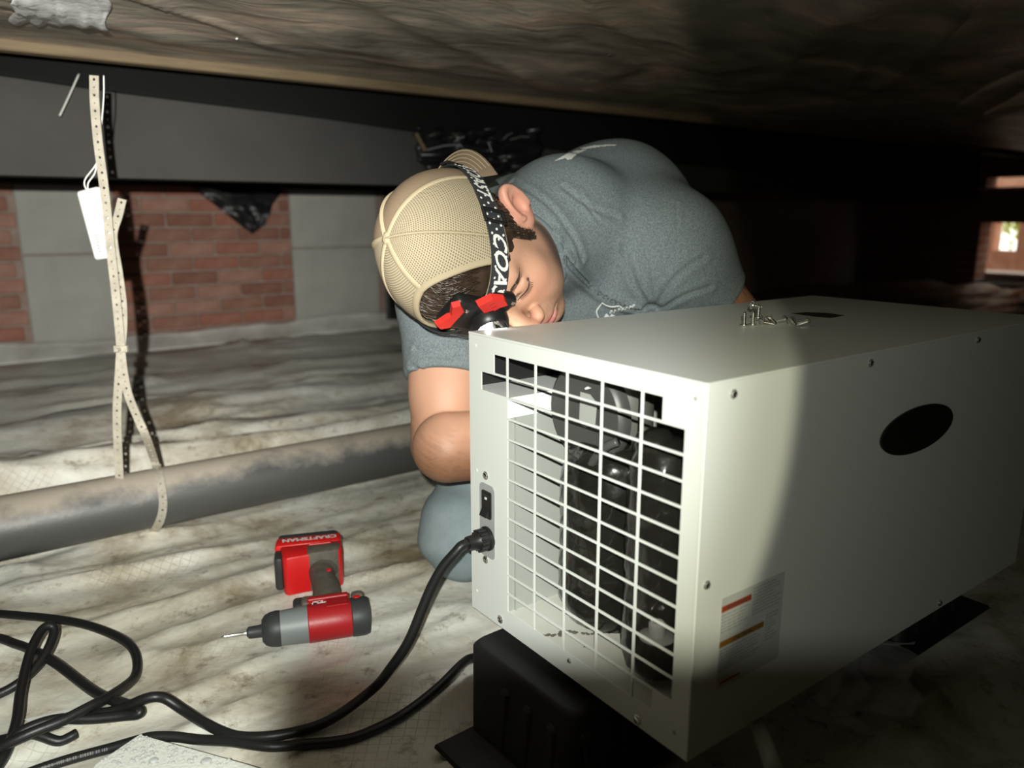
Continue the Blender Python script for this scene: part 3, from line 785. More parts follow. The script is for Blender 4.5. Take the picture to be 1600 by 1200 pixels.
# ------------------------------------------------------------------ loose screws on the cabinet top
ZS = ZT+.0014
def screw_mesh():
    prof = [(.0001, -.0030), (.0022, -.0030), (.0036, -.0020), (.0042, -.0006), (.0056, -.0004), (.0056, .0004), (.0019, .0005)]
    z = .0005
    for k in range(11): prof += [(.0016, z+.0006), (.0023, z+.0011)]; z += .0013
    prof += [(.0014, z+.0006), (.0001, z+.0022)]
    return lathe_vf(prof, 12, close=False), z+.0022
(SV, SF), SLEN = screw_mesh()
sme = bpy.data.meshes.new('loose_screw'); sme.from_pydata([tuple(v) for v in SV], [], SF); sme.materials.append(M['steel'])
sme.polygons.foreach_set('use_smooth', [True]*len(sme.polygons)); sme.set_sharp_from_angle(angle=math.radians(40))
def put_screw(px, py, mode, ang, label, lift=0):
    o = bpy.data.objects.new('loose_screw', sme); COL.objects.link(o)
    tag(o, label, 'screw', 'loose screws on the dehumidifier top')
    b = onp(px, py, 2, ZS)
    if mode == 'up': o.location = (b[0], b[1], ZS+.0030+lift); o.rotation_euler = (random.uniform(-.02, .02), random.uniform(-.02, .02), 0)
    else:
        o.location = (b[0], b[1], ZS+.0050+lift)
        tilt = math.atan2(.0034, SLEN) if mode == 'lie' else mode
        o.rotation_euler = Matrix.Rotation(math.radians(ang), 3, 'Z').to_euler() if False else (Matrix.Rotation(math.radians(ang), 3, 'Z') @ Matrix.Rotation(math.pi/2+tilt, 3, 'Y')).to_euler()
    return o
put_screw(1162.5, 511, 'up', 0, 'zinc screw standing on its head, leftmost on the cabinet top')
put_screw(1176, 510, 'up', 0, 'zinc screw standing on its head, second from the left on the cabinet top')
put_screw(1184, 504, 'up', 0, 'zinc screw standing upright just behind the second standing screw', .004)
put_screw(1174, 499, 'lie', -20, 'zinc screw balanced high across the standing screws', .014)
put_screw(1187, 503, 'lie', 160, 'zinc screw lying against the foot of the standing screws', .001)
put_screw(1191, 509, 'lie', -38, 'zinc screw lying on its side in front of the standing group')
put_screw(1198, 506, 'lie', 235, 'zinc screw lying head to the camera, left of a matching pair')
put_screw(1206, 506, 'lie', 232, 'zinc screw lying head to the camera, right of a matching pair')
put_screw(1226, 505, 'lie', 150, 'zinc screw lying between the pair and the big round head')
put_screw(1236.5, 507, 'lie', 230, 'zinc screw with its round slotted head turned to the camera')
put_screw(1261, 509, 'lie', 165, 'zinc screw lying alone, rightmost on the cabinet top')

# ------------------------------------------------------------------ signed-distance modelling for the person
def hold(o, root):                        # geometry written in house coordinates under an Empty
    o.parent = root; o.matrix_parent_inverse = Matrix.Translation(-Vector(root.location)); return o
f32 = np.float32
def s_sph(p, c, r): return np.linalg.norm(p-np.asarray(c, f32), axis=1)-f32(r)
def s_ell(p, c, r, R=None):
    q = p-np.asarray(c, f32)
    if R is not None: q = q @ np.asarray(R, f32)
    r = np.asarray(r, f32); k0 = np.linalg.norm(q/r, axis=1); k1 = np.linalg.norm(q/(r*r), axis=1)
    return k0*(k0-1)/np.maximum(k1, 1e-6)
def s_cap(p, a, b, ra, rb=None):
    a = np.asarray(a, f32); b = np.asarray(b, f32); rb = ra if rb is None else rb
    ab = b-a; t = np.clip(((p-a) @ ab)/(ab @ ab), 0, 1)
    return np.linalg.norm(p-a-t[:, None]*ab, axis=1)-(ra+(rb-ra)*t).astype(f32)
def s_box(p, c, h, R, r):
    q = np.abs((p-np.asarray(c, f32)) @ np.asarray(R, f32))-(np.asarray(h, f32)-r)
    return np.linalg.norm(np.maximum(q, 0), axis=1)+np.minimum(q.max(1), 0)-r
def smin(a, b, k):
    h = np.maximum(k-np.abs(a-b), 0)/k
    return np.minimum(a, b)-h*h*k*.25
def smax(a, b, k): return -smin(-a, -b, k)
def surface(fn, lo, hi, h, B=12):
    """surface nets over the blocks of a grid that the surface crosses"""
    lo = np.asarray(lo, float); nb = np.ceil((np.asarray(hi)-lo)/(h*B)).astype(int); n = nb*B+1
    cen = np.stack(np.meshgrid(*[np.arange(k) for k in nb], indexing='ij'), -1).reshape(-1, 3)
    d = fn((lo+(cen+.5)*B*h).astype(f32))
    act = cen[np.abs(d) < B*h*.87*1.35+.004]
    D = np.full(tuple(n), 1.0, f32)
    inside = cen[(d < 0)]
    for c in inside: D[c[0]*B:c[0]*B+B+1, c[1]*B:c[1]*B+B+1, c[2]*B:c[2]*B+B+1] = -1
    off = np.stack(np.meshgrid(*[np.arange(B+1)]*3, indexing='ij'), -1).reshape(-1, 3)
    CH = 60
    for s in range(0, len(act), CH):
        bl = act[s:s+CH]; idx = bl[:, None, :]*B+off[None]
        val = fn((lo+idx.reshape(-1, 3)*h).astype(f32)); ii = idx.reshape(-1, 3)
        D[ii[:, 0], ii[:, 1], ii[:, 2]] = val
    S = D < 0
    c = [S[i:n[0]-1+i, j:n[1]-1+j, k:n[2]-1+k] for i in (0, 1) for j in (0, 1) for k in (0, 1)]
    cnt = sum(x.astype(np.uint8) for x in c); cells = np.argwhere((cnt > 0) & (cnt < 8))
    ID = np.full(tuple(n-1), -1, np.int32); ID[cells[:, 0], cells[:, 1], cells[:, 2]] = np.arange(len(cells))
    corners = np.array([(i, j, k) for i in (0, 1) for j in (0, 1) for k in (0, 1)])
    dv = np.stack([D[cells[:, 0]+i, cells[:, 1]+j, cells[:, 2]+k] for i, j, k in corners], 1)
    acc = np.zeros((len(cells), 3)); num = np.zeros(len(cells))
    for a in range(8):
        for b in range(a+1, 8):
            df = corners[b]-corners[a]
            if np.abs(df).sum() != 1: continue
            m = (dv[:, a] < 0) != (dv[:, b] < 0)
            t = dv[m, a]/(dv[m, a]-dv[m, b]); acc[m] += corners[a]+t[:, None]*df; num[m] += 1
    V = lo+(cells+acc/num[:, None])*h
    Fc = []
    for ax in range(3):
        u, v = (ax+1) % 3, (ax+2) % 3
        sl0 = [slice(None)]*3; sl1 = [slice(None)]*3; sl0[ax] = slice(0, n[ax]-1); sl1[ax] = slice(1, n[ax])
        e = np.argwhere(S[tuple(sl0)] != S[tuple(sl1)])
        e = e[(e[:, u] > 0) & (e[:, v] > 0) & (e[:, u] < n[u]-1) & (e[:, v] < n[v]-1)]
        q = []
        for du, dv_ in ((1, 1), (0, 1), (0, 0), (1, 0)):
            z = e.copy(); z[:, u] -= du; z[:, v] -= dv_; q.append(ID[z[:, 0], z[:, 1], z[:, 2]])
        q = np.stack(q, 1); neg = S[e[:, 0], e[:, 1], e[:, 2]]
        q = np.where(neg[:, None], q, q[:, ::-1]); Fc.append(q[(q >= 0).all(1)])
    return V, np.concatenate(Fc)
def mesh_np(name, V, Fc, m, parent=None, smooth=True):
    me = bpy.data.meshes.new(name); me.vertices.add(len(V)); me.vertices.foreach_set('co', np.asarray(V, f32).ravel())
    k = Fc.shape[1]; me.loops.add(Fc.size); me.loops.foreach_set('vertex_index', Fc.astype(np.int32).ravel())
    me.polygons.add(len(Fc)); me.polygons.foreach_set('loop_start', np.arange(0, Fc.size, k, dtype=np.int32))
    me.update(calc_edges=True); me.polygons.foreach_set('use_smooth', [smooth]*len(Fc)); me.validate()
    return link(name, me, m, parent)
def paint(o, rgbv):
    a = o.data.color_attributes.new('tone', 'FLOAT_COLOR', 'POINT')
    a.data.foreach_set('color', np.concatenate([rgbv, np.ones((len(rgbv), 1))], 1).astype(f32).ravel())

# ---- head frame (right, forward, up) fitted to the photograph's landmarks
HS = 1.03
HC = c2w([-.053, .173, -1.030])
HCC = c2w([-.053, .181, -1.029])         # the cap sits a little askew on the head
_R = np.array([[.631, .410, -.659], [.584, -.810, .055], [.511, .419, .750]])     # columns left, forward, up in camera axes
_cw = lambda v: c2w(v)-CAM0
unit0 = lambda v: v/np.linalg.norm(v)
h_l, h_f, h_u = _cw(_R[:, 0]), _cw(_R[:, 1]), _cw(_R[:, 2])
h_l /= np.linalg.norm(h_l); h_f /= np.linalg.norm(h_f); h_u /= np.linalg.norm(h_u)
HR = np.stack([-h_l, h_f, h_u], 1)        # head -> world
_Rc = np.array([[.575, .322, -.752], [.524, -.851, .036], [.628, .415, .658]])
k_l, k_f, k_u = unit0(_cw(_Rc[:, 0])), unit0(_cw(_Rc[:, 1])), unit0(_cw(_Rc[:, 2])); KR_ = np.stack([-k_l, k_f, k_u], 1)
def hw(v): return HC + (np.asarray(v, float)*HS) @ HR.T
def kw(v): return HCC + (np.asarray(v, float)*HS) @ KR_.T
def to_head(p): return ((p-HC.astype(f32)) @ HR.astype(f32))/f32(HS)

def sd_head(p):
    q = to_head(p)
    qx = q.copy(); qx[:, 0] = np.abs(qx[:, 0])            # mirrored copy for paired features
    d = s_ell(q, (0, -.004, .030), (.076, .093, .093))
    d = smin(d, s_ell(q, (0, .030, -.030), (.063, .064, .085)), .03)
    d = smin(d, s_ell(q, (0, .034, -.088), (.052, .052, .034)), .03)
    d = smin(d, s_ell(qx, (.046, .005, -.066), (.022, .034, .034)), .03)
    d = smin(d, s_ell(q, (0, .076, -.110), (.021, .018, .016)), .022)
    d = smin(d, s_ell(qx, (.042, .062, -.036), (.022, .022, .020)), .022)
    d = smin(d, s_ell(qx, (.034, .058, -.066), (.022, .026, .024)), .025)
    d = smin(d, s_cap(qx, (.006, .090, .012), (.042, .076, .014), .011, .009), .018)
    d = smax(d, -s_sph(qx, (.032, .104, -.010), .017), .012)
    d = smin(d, s_ell(qx, (.032, .0745, -.0125), (.0155, .0135, .0115)), .005)      # closed lids
    d = smax(d, -s_cap(qx, (.018, .0870, -.0125), (.046, .0790, -.0140), .0018), .003)
    d = smax(d, -s_cap(qx, (.017, .0880, -.0035), (.045, .0800, -.0035), .0012), .004)
    d = smin(d, s_cap(q, (0, .090, .006), (0, .117, -.040), .0075, .0115), .014)     # nose
    d = smin(d, s_ell(q, (0, .119, -.045), (.0125, .0125, .0100)), .008)
    d = smin(d, s_ell(qx, (.0145, .103, -.050), (.0090, .0115, .0085)), .006)
    d = smax(d, -s_ell(qx, (.0065, .111, -.0572), (.0042, .0060, .0040)), .003)
    d = smin(d, s_ell(q, (0, .086, -.076), (.024, .016, .016)), .014)               # lips
    d = smin(d, s_ell(q, (0, .0960, -.0795), (.0200, .0085, .0058)), .005)
    d = smin(d, s_ell(q, (0, .0945, -.0920), (.0180, .0095, .0066)), .005)
    d = smax(d, -s_cap(qx, (.0, .1045, -.0855), (.0245, .0895, -.0865), .0016), .004)
    d = smax(d, -s_ell(q, (0, .100, -.1015), (.017, .0065, .0045)), .008)
    # ears: bowl with a raised rim and lobe
    a = math.radians(24); Re = np.array([[math.cos(.42), 0, 0], [0, 1, 0], [0, 0, 1]])
    e = qx-np.array((.081, -.015, -.018), f32)
    ca, sa = math.cos(.50), math.sin(.50)                  # flares away from the skull to the back
    ex = e[:, 0]*ca + e[:, 1]*sa; ey = -e[:, 0]*sa + e[:, 1]*ca
    e2 = np.stack([ex, ey*math.cos(a)+e[:, 2]*math.sin(a), -ey*math.sin(a)+e[:, 2]*math.cos(a)], 1)
    disc = s_ell(e2, (0, 0, 0), (.0085, .0200, .0345))
    kx = e2[:, 1]/.0158; kz = (e2[:, 2]-.002)/.0280; rr = np.sqrt(kx*kx+kz*kz)
    rim = np.sqrt(((rr-1)*.019)**2 + (e2[:, 0]-.0055)**2)-.0038
    rim = np.where(e2[:, 2] < -.016, rim+.004, rim)
    rr2 = np.sqrt((kx/.58)**2+((kz+.05)/.62)**2); anti = np.sqrt(((rr2-1)*.011)**2+(e2[:, 0]-.0045)**2)-.0026
    bowl = s_ell(e2, (.0090, .001, .001), (.0075, .0100, .0190))
    ear = smax(disc, -bowl, .004); ear = smin(ear, rim, .004); ear = smin(ear, np.where(e2[:, 1] < .006, anti, anti+.01), .003)
    ear = smin(ear, s_ell(e2, (.001, .004, -.0270), (.0055, .0085, .0080)), .006)
    ear = smin(ear, s_ell(e2, (.002, .0150, -.004), (.0045, .0045, .0065)), .004)
    d = smin(d, ear, .006)
    return d*f32(HS)

# ---- joints
J = dict(NB=P(880, 345, 1.20), LS=P(1038, 394, 1.24), RS=P(704, 458, 1.18), LE=P(1192, 560, 1.33), RE=P(692, 694, 1.115),
         UB=P(958, 347, 1.36), RB=P(806, 345, 1.28), MB=P(985, 410, 1.50), PV=P(955, 500, 1.60))
FE = P(699, 699, 1.070); RW = np.array([.815, .835, .262]); LW = np.array([.835, .820, .285])
HIPR, HIPL = np.array([.985, 1.20, .33]), np.array([1.17, 1.14, .33])
KR, KL = P(728, 828, 1.275), np.array([1.05, .985, .085])
AR, AL = np.array([.96, 1.34, .065]), np.array([1.32, 1.33, .065])
def unit(v): return v/np.linalg.norm(v)
def hand_prims(wr, d, palm_n, side):
    """palm box and five curled finger chains from a wrist, pointing along d"""
    d = unit(d); n = unit(palm_n-d*(palm_n @ d)); s = np.cross(n, d)*side
    pr = []
    R = np.stack([d, s, n], 1)
    pr.append(('box', wr+d*.045, (.048, .040, .014), R, .012))
    for k, (o, L, r, cu) in enumerate(((-.030, .066, .0072, 1.0), (-.010, .078, .0080, .85), (.011, .074, .0082, .75), (.031, .070, .0080, .65))):
        p = wr+d*.088+s*o; a = .25*cu
        for seg, fr in enumerate((.46, .31, .23)):
            dd = d*math.cos(a)+n*math.sin(a); q = p+dd*L*fr
            pr.append(('cap', p, q, r*(1-.08*seg), r*(1-.08*(seg+1)))); p = q; a += .55*cu
    p = wr+d*.020+s*.034; q = p+(d*.62+s*.70+n*.35)*.040; r2 = q+(d*.86+s*.12+n*.5)*.030
    pr += [('cap', wr+d*.014+s*.016, p, .015, .012), ('cap', p, q, .0115, .0098), ('cap', q, r2, .0096, .0080)]
    return pr
HANDS = hand_prims(RW, np.array([.85, -.45, -.10]), np.array([-.2, -.5, -.8]), 1) + hand_prims(LW, np.array([-.55, -.75, -.05]), np.array([.3, -.4, -.8]), -1)
def sd_hand(p):
    d = None
    for h_ in HANDS:
        q = s_box(p, *h_[1:]) if h_[0] == 'box' else s_cap(p, *h_[1:])
        d = q if d is None else smin(d, q, .006)
    return d
NK = hw((0, -.030, -.085))
def sd_arm_r(p):
    a = s_cap(p, J['RS'], J['RS']*.35+J['RE']*.65, .060, .050); a = smin(a, s_cap(p, J['RS']*.4+J['RE']*.6, J['RE'], .051, .047), .02)
    f = s_cap(p, FE, FE*.62+RW*.38, .049, .048); f = smin(f, s_cap(p, FE*.65+RW*.35, RW, .047, .029), .03)
    return smin(a, f, .003)
def sd_arm_l(p):
    a = s_cap(p, J['LS'], J['LE'], .066, .050)
    f = smin(s_cap(p, J['LE'], J['LE']*.65+LW*.35, .046, .046), s_cap(p, J['LE']*.65+LW*.35, LW, .046, .029), .03)
    return smin(a, f, .012)
def sd_torso(p, g=0.0):
    d = s_cap(p, J['NB'], J['UB'], .085+g, .110+g)
    d = smin(d, s_cap(p, J['RB'], J['UB'], .070+g, .110+g), .06)
    d = smin(d, s_cap(p, J['UB'], J['MB'], .112+g, .145+g), .05)
    d = smin(d, s_cap(p, J['MB'], J['PV'], .145+g, .150+g), .05)
    d = smin(d, s_cap(p, J['NB'], J['LS'], .066+g, .080+g), .05)
    d = smin(d, s_cap(p, J['NB'], J['RS'], .060+g, .070+g), .05)
    d = smin(d, s_cap(p, J['UB'], J['LS'], .108+g, .080+g), .06)
    d = smin(d, s_ell(p, P(925, 455, 1.30), (.13+g, .10+g, .10+g)), .05)
    return d
def sd_body(p):
    d = sd_torso(p, -.012)
    far = np.linalg.norm(p-HC.astype(f32), axis=1); m = far < .24
    hd = far-f32(.15)
    if m.any(): hd[m] = sd_head(p[m])
    d = smin(d, hd, .012)
    d = smin(d, s_cap(p, NK, J['NB'], .056, .066), .03)
    d = smin(d, sd_arm_r(p), .012); d = smin(d, sd_arm_l(p), .012)
    w = np.minimum(np.linalg.norm(p-RW.astype(f32), axis=1), np.linalg.norm(p-LW.astype(f32), axis=1)); m = w < .26
    if m.any(): d[m] = smin(d[m], sd_hand(p[m]), .010)
    return d
allp = np.array(list(J.values())+[RW, LW, HC])
PERS = thing('person', 'man in grey T-shirt and jeans kneeling behind the dehumidifier, head bent down sideways', 'person', (float(HIPR[0]), float(HIPR[1]), 0))
BODY_V, BODY_F = surface(sd_body, allp.min(0)-.17, allp.max(0)+.17, .0025)
SKIN = mat('skin', (.6, .36, .26, 1), .50, sss=.06, attr='tone', bump=.12, bump_scale=420)
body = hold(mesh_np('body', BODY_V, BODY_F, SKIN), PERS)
q = to_head(BODY_V.astype(f32)).astype(float); ax_ = np.abs(q[:, 0])
tone = np.tile(np.array([.58, .315, .21]), (len(q), 1))
def blend(w, c): 
    global tone
    w = np.clip(w, 0, 1)[:, None]; tone = tone*(1-w)+np.array(c)*w
hd_ = np.linalg.norm(q, axis=1) < .21
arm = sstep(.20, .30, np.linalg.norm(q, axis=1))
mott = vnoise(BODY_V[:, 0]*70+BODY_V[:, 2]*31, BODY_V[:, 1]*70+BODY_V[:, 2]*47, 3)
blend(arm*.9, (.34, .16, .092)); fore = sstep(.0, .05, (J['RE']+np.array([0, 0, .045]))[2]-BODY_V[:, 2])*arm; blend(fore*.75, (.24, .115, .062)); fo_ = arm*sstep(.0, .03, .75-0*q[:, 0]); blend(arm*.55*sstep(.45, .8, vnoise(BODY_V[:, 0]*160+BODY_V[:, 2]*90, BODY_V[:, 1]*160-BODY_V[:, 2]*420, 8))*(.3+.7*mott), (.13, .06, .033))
def ellw(c, r): return np.clip(1.6-np.sqrt((((np.stack([ax_, q[:, 1], q[:, 2]], 1)-c)/r)**2).sum(1))*1.0, 0, 1)*hd_
blend(ellw((.083, -.015, -.018), (.018, .026, .040))*.75, (.66, .29, .215))            # ears, ruddier
blend(ellw((.040, .075, -.036), (.020, .022, .020))*.45, (.66, .29, .20))
blend(ellw((0, .119, -.045), (.016, .016, .014))*.45, (.68, .29, .21))
stub = sstep(-.052, -.072, q[:, 2])*sstep(-.01, .01, q[:, 1])*hd_
blend(stub*(.18+.30*vnoise(q[:, 0]*900+q[:, 2]*300, q[:, 1]*900+q[:, 2]*500, 5)), (.17, .115, .08))
jl = np.exp(-((q[:, 2]+.075+.25*(q[:, 1]-.02))/.022)**2)*sstep(.032, .05, ax_)*sstep(-.03, -.005, q[:, 1])*(1-sstep(.045, .075, q[:, 1]))*hd_
blend(jl*(.75+.25*vnoise(q[:, 1]*700, q[:, 2]*700, 6)), (.07, .045, .032))
lipw = np.maximum(ellw((0, .0970, -.0795), (.0200, .0095, .0052)), ellw((0, .0955, -.0920), (.0185, .0105, .0062)))
blend(sstep(.25, .8, lipw)*.85, (.50, .17, .15))
lp = np.abs(q[:, 2]+.0855)*hd_+1*(~hd_); blend(np.exp(-(lp/.0016)**2)*(ax_ < .0235)*(q[:, 1] > .085)*.8, (.16, .05, .045))
def capw(a, b, r):
    p_ = np.stack([ax_, q[:, 1], q[:, 2]], 1); a, b = np.array(a), np.array(b); ab = b-a
    t = np.clip(((p_-a) @ ab)/(ab @ ab), 0, 1); return np.clip(1.8-np.linalg.norm(p_-a-t[:, None]*ab, axis=1)/r, 0, 1)*hd_
blend(capw((.018, .0885, .009), (.047, .074, .012), .0050)*.75*(.5+.5*vnoise(q[:, 0]*900, q[:, 2]*500, 9)), (.10, .062, .04))
blend(capw((.018, .0870, -.0125), (.046, .0790, -.0140), .0021)*.95, (.06, .035, .028))
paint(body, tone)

# ---- T-shirt
hemR = J['RS']*.42+J['RE']*.58; dR = unit(J['RE']-J['RS'])
hemL = J['LS']*.56+J['LE']*.44; dL = unit(J['LE']-J['LS'])
neck_top = hw((0, -.018, -.105)); neck_in = J['NB']*1.02-NK*.02
waist_n = unit(J['PV']-J['MB'])
def shirt0(p):
    d = sd_torso(p, .004)
    d = smin(d, s_cap(p, J['NB'], J['NB']*.42+neck_top*.58, .088, .0805), .035)
    slR = s_cap(p, J['RS'], hemR+dR*.02, .079, .061); slR = smax(slR, ((p-hemR.astype(f32)) @ dR.astype(f32)), .004)
    slL = s_cap(p, J['LS'], hemL+dL*.02, .084, .068); slL = smax(slL, ((p-hemL.astype(f32)) @ dL.astype(f32)), .004)
    d = smin(d, slR, .04); d = smin(d, slL, .05)
    d = smax(d, ((p-J['PV'].astype(f32)) @ waist_n.astype(f32))-f32(.06), .01)
    return smax(d, -s_cap(p, neck_top, neck_in, .066, .073), .006)
def shirt_base(p): return smin(sd_torso(p, .004), s_cap(p, J['NB'], J['NB']*.42+neck_top*.58, .088, .0805), .035)
def trace(fn, px, py, d0=.9, d1=1.8):
    t = d0; r = ray(px, py)
    for _ in range(90):
        v = float(fn((CAM0+r*t)[None].astype(f32))[0])
        if v < .0004: break
        t += max(v*.8, .0004)
        if t > d1: return None
    return CAM0+r*t
def crease_line(px_pts, n=5):
    out = [trace(shirt0, x, y) for x, y in spline(px_pts, n)]
    return [o for o in out if o is not None]
GRO = [([(868, 372), (885, 408), (915, 440), (945, 463), (985, 480), (1010, 484)], .0030, .0062),
       ([(1016, 480), (996, 450), (982, 415), (974, 385)], .0034, .0016), ([(1022, 478), (1012, 440), (1009, 405)], .0030, .0014),
       ([(1026, 478), (1050, 440), (1078, 415), (1100, 402)], .0036, .0016), ([(1030, 484), (1070, 462), (1110, 448)], .0034, .0016),
       ([(905, 300), (935, 345), (985, 370), (1036, 388)], .0020, .0012), ([(1058, 318), (1056, 355), (1040, 390), (1026, 425)], .0020, .0014),
       ([(800, 283), (855, 318), (895, 370), (910, 405)], .0030, .0018), ([(880, 292), (925, 325), (965, 340)], .0030, .0016),
       ([(648, 545), (680, 556), (720, 552)], .0026, .0016), ([(640, 570), (670, 582), (700, 584)], .0026, .0014)]
GRO = [(crease_line(a_), r_, dp) for a_, r_, dp in GRO]
GRO = [g for g in GRO if len(g[0]) > 1]
KNOT = trace(shirt0, 1018, 480)
def shirt(p):
    d = shirt0(p)
    for pts_, r_, dp in GRO:
        c_ = np.mean(pts_, 0); R_ = max(np.linalg.norm(np.array(pts_)-c_, axis=1))+.03
        m = np.linalg.norm(p-c_.astype(f32), axis=1) < R_
        if not m.any(): continue
        pm = p[m]; g = None
        for i in range(len(pts_)-1):
            k = np.linalg.norm(pm-np.asarray(pts_[i], f32), axis=1) if np.allclose(pts_[i], pts_[i+1]) else s_cap(pm, pts_[i], pts_[i+1], 0.0)
            g = k if g is None else np.minimum(g, k)
        d[m] += f32(dp)*np.exp(-(g/f32(r_))**2)*f32(2.0) - f32(dp*1.0)*np.exp(-((g-f32(r_*2.6))/f32(r_*1.5))**2)
    if KNOT is not None:
        m = np.linalg.norm(p-KNOT.astype(f32), axis=1) < .05
        if m.any(): d[m] = smax(d[m], -s_ell(p[m], KNOT, (.012, .012, .006)), .01)
    return d
SV_, SF_ = surface(shirt, allp.min(0)-.17, allp.max(0)+.17, .0034)
SHIRT = mat('heather_grey_tee', (.115, .140, .150, 1), .88, spec=.15, var=(.215, .245, .255, 1), var_scale=420, var_amt=.6, bump=.25, bump_scale=700)
tee = hold(mesh_np('t_shirt', SV_, SF_, SHIRT), PERS)
BV = BVHTree.FromPolygons([tuple(v) for v in SV_], [tuple(q_) for q_ in SF_])
def on_shirt(px, py, off=.0012):
    r = ray(px, py); r = r/np.linalg.norm(r)
    h_, n_, _, _ = BV.ray_cast(Vector(CAM0), Vector(r))
    if h_ is None: return None
    n_ = np.array(n_); n_ = -n_ if n_ @ r > 0 else n_
    return np.array(h_)+n_*off
def print_poly(acc, poly, step=2.0):
    """flat print: the outline's inside, cut into small cells laid on the cloth"""
    poly = np.array(poly, float); lo, hi = poly.min(0), poly.max(0)
    def inside(x, y):
        c_ = False; j = len(poly)-1
        for i in range(len(poly)):
            if (poly[i][1] > y) != (poly[j][1] > y) and x < (poly[j][0]-poly[i][0])*(y-poly[i][1])/(poly[j][1]-poly[i][1])+poly[i][0]: c_ = not c_
            j = i
        return c_
    nx, ny = int((hi[0]-lo[0])/step)+1, int((hi[1]-lo[1])/step)+1
    for i in range(nx):
        for j in range(ny):
            x, y = lo[0]+i*step, lo[1]+j*step
            if not inside(x+step/2, y+step/2): continue
            qd = [on_shirt(x+a_*step, y+b_*step) for a_, b_ in ((0, 0), (0, 1), (1, 1), (1, 0))]
            if any(z is None for z in qd): continue
            if max(np.linalg.norm(qd[0]-z) for z in qd) > .02: continue
            acc.add(np.array(qd), [(0, 1, 2, 3)])
def stroke(acc, pts_, r):
    w = [on_shirt(x, y, .0006) for x, y in spline(pts_, 6)]; w = [z for z in w if z is not None]
    if len(w) > 2: acc.add(*tube_vf(w, r, 5))
a = Acc()
for pl_ in ([(866, 253), (884, 242), (902, 236), (917, 235), (905, 240), (895, 247), (893, 250), (886, 251), (884, 248)], [(905, 233), (930, 228), (958, 227), (968, 228), (940, 230), (915, 234)],
            [(762, 267), (772, 265), (780, 263), (788, 264), (778, 268), (766, 270)], [(768, 264), (776, 261), (784, 261), (776, 264)]):
    a = Acc(); print_poly(a, pl_, 1.0)
    if a.v: tag(hold(a.build('back_print', M['white_print']), PERS), kind='stuff')
a = Acc()
stroke(a, [(936, 499), (932, 487), (937, 478), (941, 473)], .0011); stroke(a, [(941, 473), (948, 477), (957, 479), (967, 478), (971, 481)], .0011)
print_poly(a, [(941, 499), (947, 489), (952, 494), (956, 490), (964, 496), (958, 496), (952, 499)], .7)
for k, (x0_, y0_) in enumerate(((953, 487), (959, 486), (965, 484.5), (971, 483), (977, 481.5), (983, 480), (988, 478))):
    stroke(a, [(x0_, y0_+2.4), (x0_+1.2, y0_-2.2)], .0007); stroke(a, [(x0_+1.2, y0_-2.2), (x0_+3.6, y0_-1.6), (x0_+2.0, y0_+.6)], .0007)
if a.v: hold(a.build('chest_emblem', M['white_print']), PERS)
# ribbed collar: rim where the neck opening meets the cloth
ctr, axn = None, unit(neck_in-neck_top)
xx, yy, _ = frame_from(axn); ring = []
for th in np.linspace(0, 2*np.pi, 72, endpoint=False):
    dirn = xx*math.cos(th)+yy*math.sin(th); best = None
    for t in np.linspace(-.06, .16, 111):
        p_ = neck_top+axn*t; rr_ = .066+.007*np.clip(t/np.linalg.norm(neck_in-neck_top), 0, 1)+.0015
        v = float(shirt_base((p_+dirn*rr_)[None].astype(f32))[0])
        if v < 0: best = p_+dirn*rr_; break
    if best is not None: ring.append(best)
if len(ring) > 20:
    ring = np.array(ring); k_ = np.ones(7)/7
    ring = np.stack([np.convolve(np.r_[ring[-3:, i], ring[:, i], ring[:3, i]], k_, 'valid') for i in range(3)], 1)
    V, Fc = tube_vf(ring, .0058, 8, closed=True)
    hold(from_vf('collar', V, Fc, mat('collar_rib', (.15, .178, .19, 1), .9, spec=.1, bump=.3, bump_scale=500), smooth=True), PERS)

# ---- jeans and boots
def sd_jeans(p):
    d = s_ell(p, (HIPR+HIPL)/2+np.array([0, .02, .02]), (.19, .17, .15))
    for H_, K_, A_ in ((HIPR, KR, AR), (HIPL, KL, AL)):
        t = s_cap(p, H_, K_, .105, .078)
        s_ = s_cap(p, K_+np.array([0, 0, -.005]), A_, .074, .055); s_ = smax(s_, ((p-A_.astype(f32)) @ unit(A_-K_).astype(f32)), .005)
        d = smin(d, smin(t, s_, .015), .04)
    d += f32(.0022)*np.sin(p[:, 2]*90+np.sin(p[:, 0]*40)*1.5+p[:, 1]*30)
    return smax(d, -(p[:, 2]-f32(.004)), .01)
ap2 = np.array([HIPR, HIPL, KR, KL, AR, AL])
V, Fc = surface(sd_jeans, ap2.min(0)-.22, ap2.max(0)+.22, .007)
JEANS = mat('worn_light_denim', (.22, .275, .30, 1), .85, spec=.15, var=(.31, .36, .375, 1), var_scale=14, bump=.35, bump_scale=500)
hold(mesh_np('jeans', V, Fc, JEANS), PERS)
for A_, K_ in ((AR, KR), (AL, KL)):
    dd = unit((A_-K_)*np.array([1, 1, 0])); s_ = np.array([-dd[1], dd[0], 0])
    toe = A_+dd*.16
    def sd_boot(p):
        d = s_cap(p, A_-dd*.01, A_+dd*.05, .052, .050)
        d = smin(d, s_ell(p, A_+dd*.10+np.array([0, 0, -.012]), (.05, .05, .045)), .03)
        d = smin(d, s_cap(p, A_+dd*.06+np.array([0, 0, -.015]), A_+dd*.15+np.array([0, 0, -.028]), .045, .030), .03)
        return smax(d, -(p[:, 2]-f32(.003)), .006)
    V, Fc = surface(sd_boot, A_-.25, A_+.25, .008)
    hold(mesh_np('boot', V, Fc, mat('brown_boot_leather', (.10, .065, .04, 1), .6)), PERS)

